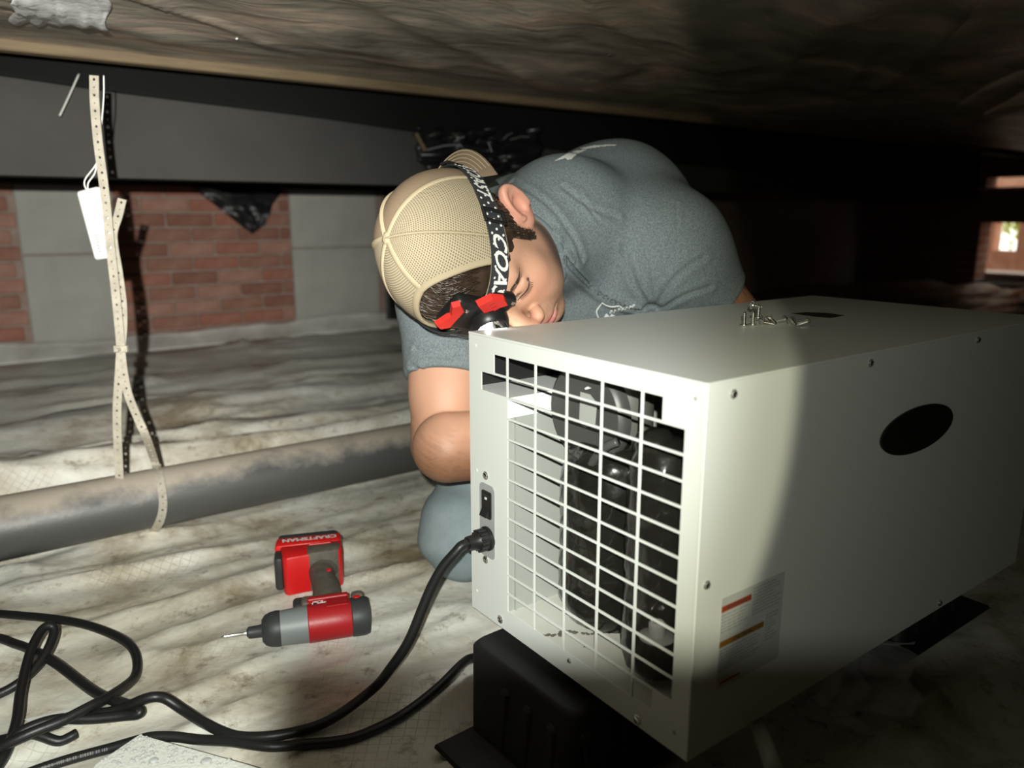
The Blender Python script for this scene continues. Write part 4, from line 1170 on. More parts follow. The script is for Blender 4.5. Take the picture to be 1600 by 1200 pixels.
# ---- hair
HAIR = mat('dark_brown_hair', (.030, .019, .013, 1), .32, spec=.6, var=(.055, .034, .022, 1), var_scale=60)
def skull_pt(az, el, g=0.0):              # az from the forehead towards the person's left, el upwards
    ce, se = math.cos(el), math.sin(el)
    v = np.array([-math.sin(az)*ce, math.cos(az)*ce, se]); r = np.array([.076+g, .093+g, .093+g])
    k = 1/np.linalg.norm(v/r); return v*k+np.array([0, -.004, .030])
a = Acc(); NA, NE = 64, 26; Vh, Fh = [], []
for i in range(NA):
    for j in range(NE):
        az = 2*math.pi*i/NA; fr = abs(math.sin(az/2)); lo_ = math.radians(2-36*fr**1.2)
        el = lo_+(math.radians(88)-lo_)*j/(NE-1); Vh.append(hw(skull_pt(az, el, .0045+.0015*math.sin(az*37+j))))
for i in range(NA):
    for j in range(NE-1): Fh.append((i*NE+j, ((i+1) % NA)*NE+j, ((i+1) % NA)*NE+j+1, i*NE+j+1))
hair = hold(from_vf('hair', np.array(Vh), Fh, HAIR, smooth=True), PERS)
a = Acc()
for k in range(330):                      # forelock swept across the forehead inside the cap opening
    az0 = random.uniform(-.75, .75); e0 = random.uniform(.62, .95); az1 = az0*.8+random.gauss(.28, .16); e1 = random.uniform(.02, .32); lift = random.uniform(.003, .012)
    pts_ = [kw(skull_pt(az0+(az1-az0)*t+.08*math.sin(5*t+k), e0+(e1-e0)*t, .006+lift*math.sin(math.pi*min(t*1.15, 1))+.004*t)) for t in np.linspace(0, 1, 8)]
    a.add(*tube_vf(pts_, [.0009]*6+[.0007, .0003], 4))
for k in range(260):                      # temple, sideburn and nape
    for az_c in (1,):
        az0 = random.uniform(1.10, 2.6); sb = az0 < 1.62
        e0 = random.uniform(-.10, .12); e1 = e0-random.uniform(.25, .45) if not sb else e0-random.uniform(.15, .62)
        if 1.62 <= az0 < 2.0: e1 = e0-.12
        sgn = random.choice((1, 1, -1)); pts_ = [hw(skull_pt(sgn*(az0+.12*t+random.gauss(0, .01)), e0+(e1-e0)*t, .003+.003*math.sin(math.pi*t))) for t in np.linspace(0, 1, 5)]
        a.add(*tube_vf(pts_, [.0009]*4+[.0003], 4))
tag(hold(a.build('hair_strands', HAIR, smooth=True), PERS), kind='stuff')
a = Acc()
def sd_loc(q_): return sd_head(hw(q_).astype(f32))/HS
def face_y(x, z):                         # skin height in front of a point of the face
    x, z = np.atleast_1d(np.asarray(x, float)), np.atleast_1d(np.asarray(z, float)); lo_, hi_ = np.full(x.shape, .03), np.full(x.shape, .15)
    for _ in range(26):
        m_ = (lo_+hi_)/2; d_ = sd_loc(np.stack([x, m_, z], 1)); lo_, hi_ = np.where(d_ < 0, m_, lo_), np.where(d_ < 0, hi_, m_)
    return lo_
def side_x(y, z):
    y, z = np.atleast_1d(np.asarray(y, float)), np.atleast_1d(np.asarray(z, float)); lo_, hi_ = np.full(y.shape, .02), np.full(y.shape, .12)
    for _ in range(24):
        m_ = (lo_+hi_)/2; d_ = sd_loc(np.stack([-m_, y, z], 1)); lo_, hi_ = np.where(d_ < 0, m_, lo_), np.where(d_ < 0, hi_, m_)
    return lo_
for sgn in (1, -1):
    a = Acc(); tt = np.linspace(0, 1, 16); xl = .018+.029*tt; zl = -.0155-.0035*np.sin(math.pi*tt)+.0010*tt
    yl = face_y(sgn*xl, zl); L_ = np.stack([-sgn*xl, yl+.0002, zl], 1)
    a.add(*tube_vf([hw(v) for v in L_], np.interp(tt, [0, .5, 1], [.0005, .0009, .0007]), 6))
    for t in np.linspace(.12, 1, 17):
        b0 = np.array([np.interp(t, tt, L_[:, k]) for k in range(3)]); b1 = b0+np.array([-sgn*.0030*(t-.25), .0030, -.0045])
        a.add(*tube_vf([hw(b0), hw(b0*.5+b1*.5+np.array([0, .0004, -.0006])), hw(b1)], [.0004, .0003, .00012], 4))
    hold(a.build('eyelashes', HAIR, smooth=True), PERS)
    a = Acc()
    for k in range(90):                   # eyebrow hairs
        t = random.random(); x0_ = .014+.036*t; z0_ = .0085+.0045*math.sin(math.pi*min(t*1.1, 1))+random.gauss(0, .0016)
        x1_, z1_ = x0_+.005, z0_+.002-.004*t
        y_ = face_y([sgn*x0_, sgn*x1_], [z0_, z1_]); a.add(*tube_vf([hw((-sgn*x0_, y_[0]+.0003, z0_)), hw((-sgn*(x0_+x1_)/2, y_.mean()+.0010, (z0_+z1_)/2)), hw((-sgn*x1_, y_[1]+.0005, z1_))], [.0003, .0003, .0001], 4))
    tag(hold(a.build('eyebrow', HAIR), PERS), kind='stuff')
a = Acc()                                 # sideburn in front of the visible ear, thinning into the jaw beard
for k in range(330):
    t = random.random(); y0_ = .016+.026*random.random()*(1-.55*t); z0_ = .022-.062*t
    y1_ = y0_-.004+random.gauss(0, .002); z1_ = z0_-random.uniform(.006, .016)*(1-.5*t)
    x_ = side_x([y0_, (y0_+y1_)/2, y1_], [z0_, (z0_+z1_)/2, z1_])
    if x_.max()-x_.min() > .012: continue
    a.add(*tube_vf([hw((-x_[0]-.0002, y0_, z0_)), hw((-x_[1]-.0016, (y0_+y1_)/2, (z0_+z1_)/2)), hw((-x_[2]-.0012, y1_, z1_))], [.0005, .0006, .0002], 4))
tag(hold(a.build('sideburn', HAIR, smooth=True), PERS), kind='stuff')

# ---- cap worn backwards: six panels, piping, button, brim, arch opening over the forehead
CC0, CR = np.array([0, .010, .022]), np.array([.0875, .1015, .109])
def strap_z(y): return .047-1.35*(y-.010)**2
ARCH = .78
def cap_pt(az, el, g=0.0):
    ce, se = math.cos(el), math.sin(el); v = np.array([-math.sin(az)*ce, math.cos(az)*ce, se]); r = CR+g
    k = (np.abs(v/r)**2.25).sum()**(-1/2.25); return CC0+v*k
def az_n(az): return (az+math.pi) % (2*math.pi)-math.pi
def el_lo(az):
    w = abs(az_n(az)); v = cap_pt(az, 0); lo_ = math.atan2(strap_z(v[1])-.012-CC0[2], math.hypot(v[0], v[1]-.010))
    if w < ARCH: lo_ = max(lo_, math.radians(50)*math.sqrt(max(0, 1-(w/ARCH)**2))+lo_*(1-math.sqrt(max(0, 1-(w/ARCH)**2))))
    return lo_
CAPM = mat('tan_cap_mesh', (.44, .35, .22, 1), .8, spec=.2)
t_ = NT(CAPM); b_ = t_.n['Principled BSDF']; uv = t_.add('ShaderNodeUVMap'); uv.uv_map = 'weave'
wv = []
for d_, sc_ in (('X', 26), ('Y', 13)):
    w_ = t_.add('ShaderNodeTexWave', i_Scale=sc_); w_.bands_direction = d_; t_.link(uv.outputs[0], w_.inputs['Vector']); wv.append(w_)
mm = t_.add('ShaderNodeMath', operation='MULTIPLY'); t_.link(wv[0].outputs['Fac'], mm.inputs[0]); t_.link(wv[1].outputs['Fac'], mm.inputs[1])
rp = t_.add('ShaderNodeValToRGB'); rp.color_ramp.elements[0].color = (.38, .315, .215, 1); rp.color_ramp.elements[1].color = (.125, .095, .060, 1)
rp.color_ramp.elements[0].position = .25; rp.color_ramp.elements[1].position = .7
t_.link(mm.outputs[0], rp.inputs[0]); t_.link(rp.outputs[0], b_.inputs['Base Color'])
bp_ = t_.add('ShaderNodeBump', i_Strength=.5, i_Distance=.001); bp_.invert = True; t_.link(mm.outputs[0], bp_.inputs['Height']); t_.link(bp_.outputs[0], b_.inputs['Normal'])
CAPS = mat('tan_cap_twill', (.38, .31, .205, 1), .85, spec=.15, bump=.25, bump_scale=900)
CAPF = mat('brown_cap_front', (.25, .18, .12, 1), .85, spec=.15, bump=.25, bump_scale=900)
SE = [0, math.pi/3, 2*math.pi/3, math.pi, 4*math.pi/3, 5*math.pi/3]
cap_root = None
for k in range(6):
    a0, a1 = SE[k], SE[k]+math.pi/3; NA, NE = 18, 20; V, Fc, UV = [], [], []
    for i in range(NA+1):
        az = a0+(a1-a0)*i/NA; lo_ = el_lo(az)
        for j in range(NE+1):
            el = lo_+(math.pi/2-.0005-lo_)*j/NE; p_ = cap_pt(az, el); puff = .0012*math.sin(math.pi*i/NA)*math.cos(el)
            p_ = p_+unit(p_-CC0)*puff; V.append(kw(p_)); UV.append((az*math.cos(el*.85)*.36+.0, el*.9))
    for i in range(NA):
        for j in range(NE): Fc.append((i*(NE+1)+j, (i+1)*(NE+1)+j, (i+1)*(NE+1)+j+1, i*(NE+1)+j+1))
    pn = from_vf('cap_panel', np.array(V), [q_[::-1] for q_ in Fc], CAPF if k in (2, 3) else CAPM, None, smooth=True)
    ul = pn.data.uv_layers.new(name='weave')
    li = np.zeros(len(pn.data.loops), np.int32); pn.data.loops.foreach_get('vertex_index', li); ul.data.foreach_set('uv', np.array(UV)[li].astype(f32).ravel())
    so = pn.modifiers.new('thick', 'SOLIDIFY'); so.thickness = .0016; so.offset = -1
    if cap_root is None:
        cap_root = hold(bpy.data.objects.new('baseball_cap', None), PERS); COL.objects.link(cap_root); cap_root.location = (0, 0, 0)
        cap_root.matrix_parent_inverse = Matrix.Translation(-Vector(PERS.location)); cap_root['label'] = 'tan mesh-back cap worn backwards'
    pn.parent = cap_root
a = Acc()
for k in range(6):
    az = SE[k]; lo_ = el_lo(az)
    a.add(*tube_vf([kw(cap_pt(az, el, .0010)) for el in np.linspace(lo_, math.pi/2, 26)], .0046, 8, flat=(1, .45), up=tuple(k_u)))
bt = kw(cap_pt(0, math.pi/2, .001)); a.add(*lathe_vf([(.008, 0), (.0075, .0025), (.004, .004), (1e-5, .0045)], 16, axis_T(bt, k_u)))
a.build('cap_seams', CAPS, cap_root, smooth=True)
edge = [kw(cap_pt(az, el_lo(az), .0006)) for az in np.linspace(0, 2*math.pi, 120, endpoint=False)]
V, Fc = tube_vf(edge, .0060, 8, closed=True, flat=(.5, 1)); from_vf('cap_edge_binding', V, Fc, CAPS, cap_root, smooth=True)
pts_ = [kw(cap_pt(az, math.atan2(strap_z(cap_pt(az, 0)[1])+.001-CC0[2], .1), .000)) for az in np.linspace(-ARCH-.05, ARCH+.05, 24)]
V, Fc = tube_vf(pts_, .0085, 8, flat=(.22, 1), up=tuple(k_u)); from_vf('cap_strap', V, Fc, CAPS, cap_root, smooth=True)
# brim over the nape, arched across
V, Fc = [], []; NU, NV = 26, 10
for s_ in (0, 1):
    for i in range(NU+1):
        u_ = -1+2*i/NU; az = math.pi+u_*1.02; r0 = cap_pt(az, math.atan2(strap_z(cap_pt(az, 0)[1])-.004-CC0[2], .1))
        for j in range(NV+1):
            w_ = j/NV; ext = .054*math.sqrt(max(0, 1-(abs(u_)*.97)**2.6))
            p_ = r0+np.array([0, -ext*w_, 0])+np.array([0, 0, -.044*w_+.014*math.cos(u_*1.5)*w_-.0035*s_+.002]); p_[0] *= (1+.05*w_)
            V.append(kw(p_))
n1 = (NU+1)*(NV+1)
for i in range(NU):
    for j in range(NV):
        q_ = (i*(NV+1)+j, (i+1)*(NV+1)+j, (i+1)*(NV+1)+j+1, i*(NV+1)+j+1); Fc.append(q_); Fc.append(tuple(n1+z for z in q_[::-1]))
rim_ = [i*(NV+1)+NV for i in range(NU+1)]; rim_ = [j for j in range(0)]+[0*(NV+1)+j for j in range(NV+1)]+[i*(NV+1)+NV for i in range(1, NU+1)]+[NU*(NV+1)+j for j in range(NV-1, -1, -1)]
for i in range(len(rim_)-1): Fc.append((rim_[i], rim_[i+1], n1+rim_[i+1], n1+rim_[i]))
from_vf('cap_brim', np.array(V), Fc, CAPF, cap_root, smooth=True)
a = Acc()
for w_ in (.25, .42, .59, .76, .93):
    pts_ = []
    for u_ in np.linspace(-.93, .93, 30):
        az = math.pi+u_*1.02; r0 = cap_pt(az, math.atan2(strap_z(cap_pt(az, 0)[1])-.004-CC0[2], .1)); ext = .054*math.sqrt(max(0, 1-(abs(u_)*.97)**2.6))
        p_ = r0+np.array([0, -ext*w_, 0])+np.array([0, 0, -.044*w_+.014*math.cos(u_*1.5)*w_+.0024]); p_[0] *= (1+.05*w_); pts_.append(kw(p_))
    a.add(*tube_vf(pts_, .0007, 5))
a.build('brim_stitching', CAPS, cap_root)

# ------------------------------------------------------------------ head torch worn over the cap
HL = thing('head_torch', 'black and red head torch on a dotted black strap around the cap', 'headlamp', tuple(kw((0, .115, .03))))
SR = np.array([.0915, .1060])
def strap_pt(az, h=0.0, g=0.0):
    c_, s_ = math.cos(az), math.sin(az); r = SR+g; k = (abs(s_/r[0])**2.2+abs(c_/r[1])**2.2)**(-1/2.2)
    x, y = -s_*k, c_*k+.010; return kw((x, y, strap_z(y)+h))
WS = .0125
V, Fc = [], []; NS = 120
for i in range(NS):
    az = 2*math.pi*i/NS
    for h_, g_ in ((-WS, 0), (-WS, .0016), (WS, .0016), (WS, 0)): V.append(strap_pt(az, h_, g_-(.003 if h_ > 0 else 0)*0))
for i in range(NS):
    for k in range(4): Fc.append((i*4+k, i*4+(k+1) % 4, ((i+1) % NS)*4+(k+1) % 4, ((i+1) % NS)*4+k))
strapo = hold(from_vf('strap', np.array(V), Fc, mat('black_webbing', (.028, .029, .032, 1), .8, bump=.3, bump_scale=900), auto=40), HL)
def on_strap(V2, az0, flip=1):            # text plane (x along the strap, y across) -> strap surface
    out = []
    for x, y in V2[:, :2]: out.append(strap_pt(az0+flip*x/.1, y*flip, .0022))
    return np.array(out)
a = Acc()
def wrap_text(txt, az, size):
    V, Fc = text_vf(txt, size, shear=.35, bold=.0006)
    bm = bmesh.new(); vs = [bm.verts.new(tuple(v)) for v in V]
    for q_ in Fc:
        try: bm.faces.new([vs[i] for i in q_])
        except ValueError: pass
    for _ in range(2): bmesh.ops.subdivide_edges(bm, edges=[e for e in bm.edges if e.calc_length() > .008], cuts=1)
    bmesh.ops.triangulate(bm, faces=bm.faces); bm.verts.index_update()
    V = np.array([v.co[:] for v in bm.verts]); Fc = [[l.index for l in q_.verts] for q_ in bm.faces]; bm.free()
    a.add(on_strap(V, az, -1), Fc)
wrap_text('COAST', .66, .027); hold(a.build('strap_lettering', M['white_print']), HL)
a = Acc(); wrap_text('COAST', 2.00, .024); hold(a.build('strap_lettering', M['white_print']), HL)
a = Acc()
for i in range(44):
    az = .20+i*.062
    for r_ in ((.0085, -.0085), (0.0,))[i % 2]:
        if (.33 < az < 1.0 or 1.66 < az < 2.36) and abs(r_) < .004: continue
        c_ = strap_pt(az, r_, .0020); n_ = unit(strap_pt(az, r_, .01)-strap_pt(az, r_, 0))
        a.add(*lathe_vf([(.0017, 0), (.0016, .0004), (1e-5, .0005)], 8, axis_T(c_, n_)))
hold(a.build('strap_dots', M['white_print']), HL)
a = Acc()
for az in (1.30, 2.62):                   # slider buckles
    a = Acc()
    T = basis(strap_pt(az, 0, .003), unit(strap_pt(az+.05)-strap_pt(az-.05)), unit(strap_pt(az, .01)-strap_pt(az, -.01)), unit(strap_pt(az, 0, .01)-strap_pt(az, 0, 0)))
    for lo_, hi_ in (((-.010, -.016, -.001), (-.006, .016, .003)), ((.006, -.016, -.001), (.010, .016, .003)), ((-.010, .013, -.001), (.010, .017, .003)), ((-.010, -.017, -.001), (.010, -.013, .003))):
        a.box(lo_, hi_, .0008, T, 1)
    hold(a.build('strap_slider', M['black_plastic']), HL)
# lamp housing in its own axes: x to the person's left, y up the forehead, z forward
lo0 = np.array([-.002, .1100, .022])
TL = basis(kw(lo0), k_l, unit(k_u-.05*k_f), unit(k_f))
TL[:3, 0] *= HS; TL[:3, 1] *= HS; TL[:3, 2] *= HS
def lamp_part(name, acc, m, parent=None, **k):
    o = acc.build(name, m, parent, **k)
    return hold(o, HL) if parent is None else o
a = Acc(); a.box((-.042, -.019, -.010), (.042, .021, .006), .006, TL, 3); a.box((-.026, .010, -.008), (.026, .060, .010), .007, TL, 3)
housing = lamp_part('housing', a, M['black_plastic'], auto=40)
V, Fc = lathe_vf([(.0250, .000), (.0245, .014), (.0220, .022), (.0200, .0235), (.0185, .022), (.0185, .020)], 40, TL @ basis((.0, .0, 0), (1, 0, 0), (0, 1, 0), (0, 0, 1)), close=False)
hold(from_vf('bezel', V, Fc, M['black_plastic'], auto=35), HL)
V, Fc = lathe_vf([(.0183, .0222), (.0150, .013), (.0090, .006), (.0040, .004)], 40, TL, close=False); hold(from_vf('reflector', V, Fc, mat('chrome_reflector', (.9, .9, .9, 1), .06, metal=1), auto=60), HL)
V, Fc = lathe_vf([(.0040, .0040), (.0036, .0070), (.0015, .0085), (1e-5, .0086)], 16, TL, close=False); hold(from_vf('led', V, Fc, mat('lit_led', (1, 1, 1, 1), .3, emit=(1, 1, .96, 1), emit_s=60)), HL)
def pad(poly, z0, z1, rot=0):
    m_ = len(poly); V = np.array([(x, y, z0) for x, y in poly]+[(x*.94+np.mean([p_[0] for p_ in poly])*.06, y*.94+np.mean([p_[1] for p_ in poly])*.06, z1) for x, y in poly])
    V = V @ TL[:3, :3].T+TL[:3, 3]
    return V, [tuple(range(m_-1, -1, -1)), tuple(range(m_, 2*m_))]+[(i, (i+1) % m_, m_+(i+1) % m_, m_+i) for i in range(m_)]
REDP = mat('red_rubber_pad', (.66, .030, .022, 1), .55)
p1 = hold(from_vf('red_pad', *pad([(.016, .020), (.038, -.002), (.045, .008), (.043, .026), (.026, .036)], .004, .013), REDP), HL)
p2 = hold(from_vf('red_pad', *pad([(-.020, .046), (.014, .046), (.024, .058), (.018, .066), (.002, .058), (-.020, .066), (-.026, .056)], .006, .013), REDP), HL)
for k in range(3):
    d_ = .006*k
    from_vf('pad_groove', *pad([(.024+d_*.6, .010+d_), (.030+d_*.6, .007+d_), (.031+d_*.6, .0085+d_), (.025+d_*.6, .0115+d_)], .0128, .0136), mat('pad_groove_red', (.42, .016, .013, 1), .6), p1)
for x, y in ((.036, -.013), (-.036, -.013), (.012, .041)):
    V, Fc = lathe_vf([(.0030, 0), (.0028, .001), (.0012, .0012), (1e-5, .0006)], 12, TL @ basis((x, y, .0058 if y < 0 else .0100), (1, 0, 0), (0, 1, 0), (0, 0, 1))); hold(from_vf('housing_screw', V, Fc, M['steel'], auto=35), HL)
led_w = TL[:3, :3] @ np.array([0, 0, .012])+TL[:3, 3]
spot('head_torch_beam', led_w+k_f*.012, led_w+k_f*.5-k_u*.22, 3.0, 110, .6, .006, (1, 1, .97))

# ------------------------------------------------------------------ waste pipe on the liner
PY, PR, PZ = 1.538, .056, .067
pb = onp(240, 830, 2, .004)
xs_ = np.linspace(-2.5, 6.5, 60)
V, Fc = tube_vf([(x, PY, PZ) for x in xs_], PR, 40)
pipe = tag(from_vf('waste_pipe', V, Fc, M['pipe'], auto=40), 'long dusty black waste pipe lying along the white liner', 'pipe')

# ------------------------------------------------------------------ perforated hanger tape, looped round the pipe
def tape(path, side, w, unit_l=.0125, hole=.30):
    """flat strip with punched holes along a path; side gives the across direction at each point"""
    path = np.asarray(path, float); seg = np.r_[0, np.cumsum(np.linalg.norm(np.diff(path, axis=0), axis=1))]
    n = int(seg[-1]/unit_l); s = np.linspace(0, seg[-1], n*2+1)
    at = lambda q: np.array([np.interp(q, seg, path[:, i]) for i in range(3)])
    side = np.asarray(side, float)
    sat = lambda q: np.array([np.interp(q, seg, side[:, i]) for i in range(3)])
    V, Fc = [], []
    th = .0007
    for i in range(n):
        c = at((i+.5)*unit_l); t = unit(at((i+1)*unit_l)-at(i*unit_l)); b = sat((i+.5)*unit_l); b = unit(b-t*(b @ t)); nn = np.cross(t, b)
        r = w*(hole if i % 2 == 0 else hole*.5)*.5
        base = len(V)
        outer = [(-1, -1), (0, -1), (1, -1), (1, 0), (1, 1), (0, 1), (-1, 1), (-1, 0)]
        for z in (-th, th):
            for u_, v_ in outer:
                e0 = at((i+(u_+1)/2)*unit_l); bb = sat((i+(u_+1)/2)*unit_l); bb = unit(bb-t*(bb @ t)); V.append(e0+bb*v_*w/2+nn*z)
            for u_, v_ in outer:
                k = math.hypot(u_, v_); V.append(c+(t*u_+b*v_)/k*r*(1.25 if False else 1)+nn*z)
        for k in range(8):
            k2 = (k+1) % 8
            Fc.append((base+k, base+k2, base+8+k2, base+8+k)); Fc.append((base+16+k2, base+16+k, base+24+k, base+24+k2))
            Fc.append((base+8+k, base+8+k2, base+24+k2, base+24+k))
        for k in (0, 1, 4, 5): Fc.append((base+k2 if False else base+k, base+16+k, base+16+(k+1) % 8, base+(k+1) % 8))
    return np.array(V), Fc
Xr = np.array([.8, -.6, 0]); Xc = np.array([_cy, -_sy, 0])
def tp(px, py, y): return onp(px, py, 1, y)
# upright run from the deck down to the pipe, round its front and under
A_ = [tp(147, 118, 1.5070), tp(148, 160, 1.5070), tp(153, 220, 1.5070), tp(161, 280, 1.5070), tp(167, 330, 1.5070), tp(173, 390, 1.5070), tp(180, 450, 1.5070), tp(187, 520, 1.5070), tp(189, 545, 1.5070),
      tp(192, 575, 1.5020), tp(200, 615, 1.4970), tp(216, 655, 1.4920), tp(232, 690, 1.4900), tp(243, 724, 1.4880)]
def on_pipe(px, py, g=.0016):
    r = ray(px, py); a_ = r[1]**2+r[2]**2; o_ = CAM0-np.array([0, PY, PZ]); b_ = o_[1]*r[1]+o_[2]*r[2]; c_ = o_[1]**2+o_[2]**2-(PR+g)**2
    return CAM0+r*((-b_-math.sqrt(max(b_*b_-a_*c_, 0)))/a_)
A_ = A_[:-2]+[tp(229, 684, 1.488), on_pipe(242, 722, .006)]+[on_pipe(*q_, .004) for q_ in ((247, 738), (251, 754), (254, 772), (255, 788), (253, 804), (248, 818), (240, 830))]
e_ = A_[-1]-np.array([0, PY, PZ]); A_ += [np.array([A_[-1][0]-.0005*k, PY+(PR+.003)*math.cos(t_), PZ+(PR+.003)*math.sin(t_)]) for k, t_ in enumerate(np.linspace(math.atan2(e_[2], e_[1])%(2*math.pi)+.15, math.radians(268), 4))]
pa = spline(A_, 5); n_ = len(pa)
sd = np.array([Xc*(1-.0*i) for i in range(n_)])
V, Fc = tape(pa, sd, .0155)
root = thing('hanger_tape', 'perforated galvanised hanger tape twisted and looped round the black pipe', 'strap', tuple(A_[0]))
hold(from_vf('upright_strip', V, Fc, M['galv']), root)
B_ = [tp(191, 311, 1.5220), tp(184, 340, 1.5220), tp(177, 362, 1.5190), tp(178, 385, 1.5180), tp(184, 420, 1.5180), tp(191, 470, 1.5170), tp(192, 510, 1.5140), tp(189, 545, 1.5110), tp(186, 590, 1.5140), tp(183, 640, 1.5180), tp(184, 690, 1.5220), tp(187, 752, 1.5270)]
pa = spline(B_, 5); V, Fc = tape(pa, np.array([Xc]*len(pa)), .0155)
hold(from_vf('free_tail', V, Fc, M['galv']), root)
a = Acc(); T = basis(A_[8], Xc, (0, 0, 1), np.cross(Xc, (0, 0, 1))); a.box((-.012, -.006, -.004), (.012, .006, .004), .001, T, 1)
V, Fc = tube_vf([A_[8]+np.array([0, 0, 0])-np.cross(Xc, (0, 0, 1))*.012, A_[8]+np.cross(Xc, (0, 0, 1))*.016], .003, 8); a.add(V, Fc)
hold(a.build('screw_and_nut', M['galv']), root)

# ------------------------------------------------------------------ hanging sensor with its wire, and a cable tie
so = onp(153, 350, 1, 1.545)
fwd = unit(np.array([_sy, _cy, 0])); upv = np.array([.0, 0, 1.]); tilt = math.radians(-9)
rx = Xc*math.cos(tilt)-upv*math.sin(tilt)*-1; rx = unit(Xc*math.cos(tilt)+upv*math.sin(-tilt)*-1); uz = unit(upv*math.cos(tilt)+Xc*math.sin(tilt)); 
rx = unit(np.cross(fwd, uz)); rx = rx if rx @ Xc > 0 else -rx
yaw_ = math.radians(-22); rx2 = unit(rx*math.cos(yaw_)+fwd*math.sin(yaw_)); fz2 = np.cross(rx2, uz)
fz2 = fz2 if fz2 @ fwd < 0 else -fz2      # towards the viewer
ST = basis(so, rx2, uz, fz2)
SN = thing('wireless_sensor', 'small white plastic sensor box hanging from a wire beside the tape', 'sensor', tuple(so))
sw_, sh_ = .0270, .0610
a = Acc(); a.box((-sw_, -sh_, -.010), (sw_*.9, sh_, .006), .006, ST, 3); hold(a.build('case', M['white_plastic'], auto=40), SN)
a = Acc(); a.box((-sw_*.40, -sh_*.86, .004), (sw_*.8, sh_*.62, .0075), .003, ST, 2); pnl = hold(a.build('back_plate', M['white_plastic'], auto=40), SN)
a = Acc(); a.box((-sw_*.1, sh_*.70, .004), (sw_*.6, sh_*.90, .0072), .002, ST, 2); hold(a.build('hang_lug', M['white_plastic'], auto=40), SN)
a = Acc()
for k in range(4): a.box((-sw_*.22, -sh_*(.30+.065*k)-.0007, .0074), (sw_*.62-(.004 if k == 3 else 0), -sh_*(.30+.065*k)+.0007, .0078), 0, ST)
for k in range(3): a.box((-sw_*.22, -sh_*(.60+.08*k)-.001, .0074), (-sw_*.05, -sh_*(.60+.08*k)+.001, .0078), 0, ST)
V, Fc = text_vf('CE', .013); V[:, 2] = .0079; V[:, 0] += sw_*.32; V[:, 1] -= sh_*.66; a.add(V @ ST[:3, :3].T+ST[:3, 3], Fc)
hold(a.build('print', M['grey_print']), SN)
lug = ST[:3, :3] @ np.array([sw_*.2, sh_*.84, .007])+ST[:3, 3]
w0 = onp(162, 118, 1, 1.53)
wp = [w0, onp(162, 150, 1, 1.532), onp(158, 200, 1, 1.535), onp(153, 250, 1, 1.538), lug+np.array([-.004, 0, .022]), lug]
V, Fc = tube_vf(spline(wp, 6), .0012, 6); hold(from_vf('wire', V, Fc, M['wire_white'], smooth=True), SN)
wp = [lug, lug+np.array([.001, 0, .018]), onp(149, 268, 1, 1.54), onp(152, 235, 1, 1.541)]
V, Fc = tube_vf(spline(wp, 6), .0012, 6); hold(from_vf('wire', V, Fc, M['wire_white'], smooth=True), SN)
zt = [onp(123, 116, 1, YB-.045), onp(114, 136, 1, YB-.05), onp(103, 160, 1, YB-.055), onp(93, 181, 1, YB-.06)]
V, Fc = tube_vf(spline(zt, 5), .0036, 6, flat=(1, .5)); tag(from_vf('cable_tie', V, Fc, M['wire_white'], smooth=True), 'thin white cable-tie tail sticking out of the dark beam', 'cable tie')

# ------------------------------------------------------------------ cords on the liner
def cord_pts(pxs, r, z=None):
    out = []
    for q in pxs:
        px, py = q[:2]; h_ = q[2] if len(q) > 2 else 0
        w = onp(px, py, 2, r+h_); w[2] = fz(w[0], w[1])*(1 if h_ == 0 else .5)+r+h_; out.append(w)
    return out
def lift_off(pts, r):
    p_ = np.array(pts)
    for i in range(len(p_)):
        h_ = fz(p_[i, 0], p_[i, 1])+r*.9
        if p_[i, 2] < h_: p_[i, 2] = h_
    z_ = p_[:, 2].copy(); k_ = np.ones(9)/9; z_ = np.convolve(np.r_[[z_[0]]*4, z_, [z_[-1]]*4], k_, 'valid'); p_[3:, 2] = z_[3:]
    return p_
CRAD = .0062
g0 = GC+gd*.028
pw = [GC+gd*.022, GC+gd*.036]+[P(*q) for q in ((712, 862, .930), (692, 886, .932), (675, 915, .935), (658, 955, .938), (638, 1003, .942), (608, 1048, .947), (580, 1080, .952))]
pw += cord_pts([(520, 1122, .006), (470, 1143), (415, 1153), (368, 1150), (325, 1135), (290, 1112, .006), (262, 1090, .022), (240, 1085, .030), (215, 1092, .026), (190, 1104, .014), (160, 1115, .006), (100, 1122, .0),
                (50, 1133, .0), (15, 1152), (-30, 1170), (-80, 1150), (-95, 1110), (-50, 1090), (0, 1079, .0), (38, 1058, .006), (70, 1022, .018), (84, 985, .035), (76, 974, .044), (62, 986, .040), (46, 1020, .03), (32, 1075, .018), (25, 1125, .012), (8, 1172, .006), (-25, 1215, 0)], CRAD)
pw = lift_off(spline(pw, 8), CRAD)
cd = hold(from_vf('power_cord', *tube_vf(pw, CRAD, 12), M['rubber'], smooth=True), DH); cd.matrix_parent_inverse = DHI
cd['label'] = 'black power cord'
c2 = cord_pts([(-60, 1195), (-40, 1010, .0), (0, 1007, .004), (36, 1010, .01), (75, 1026, .016), (110, 1050, .012), (150, 1080, .010), (180, 1096, .014), (205, 1101, .016), (218, 1107, .016), (213, 1113, .013), (190, 1115, .012), (140, 1120, .013), (90, 1126, .013), (40, 1142, .013), (10, 1163, .008), (-30, 1190)], CRAD)
c2 = lift_off(spline(c2[1:], 8), CRAD)
tag(from_vf('looped_cord', *tube_vf(c2, CRAD, 12), M['rubber'], smooth=True), 'black cord folded into a tight bend at the middle of the tangle on the liner', 'cord')
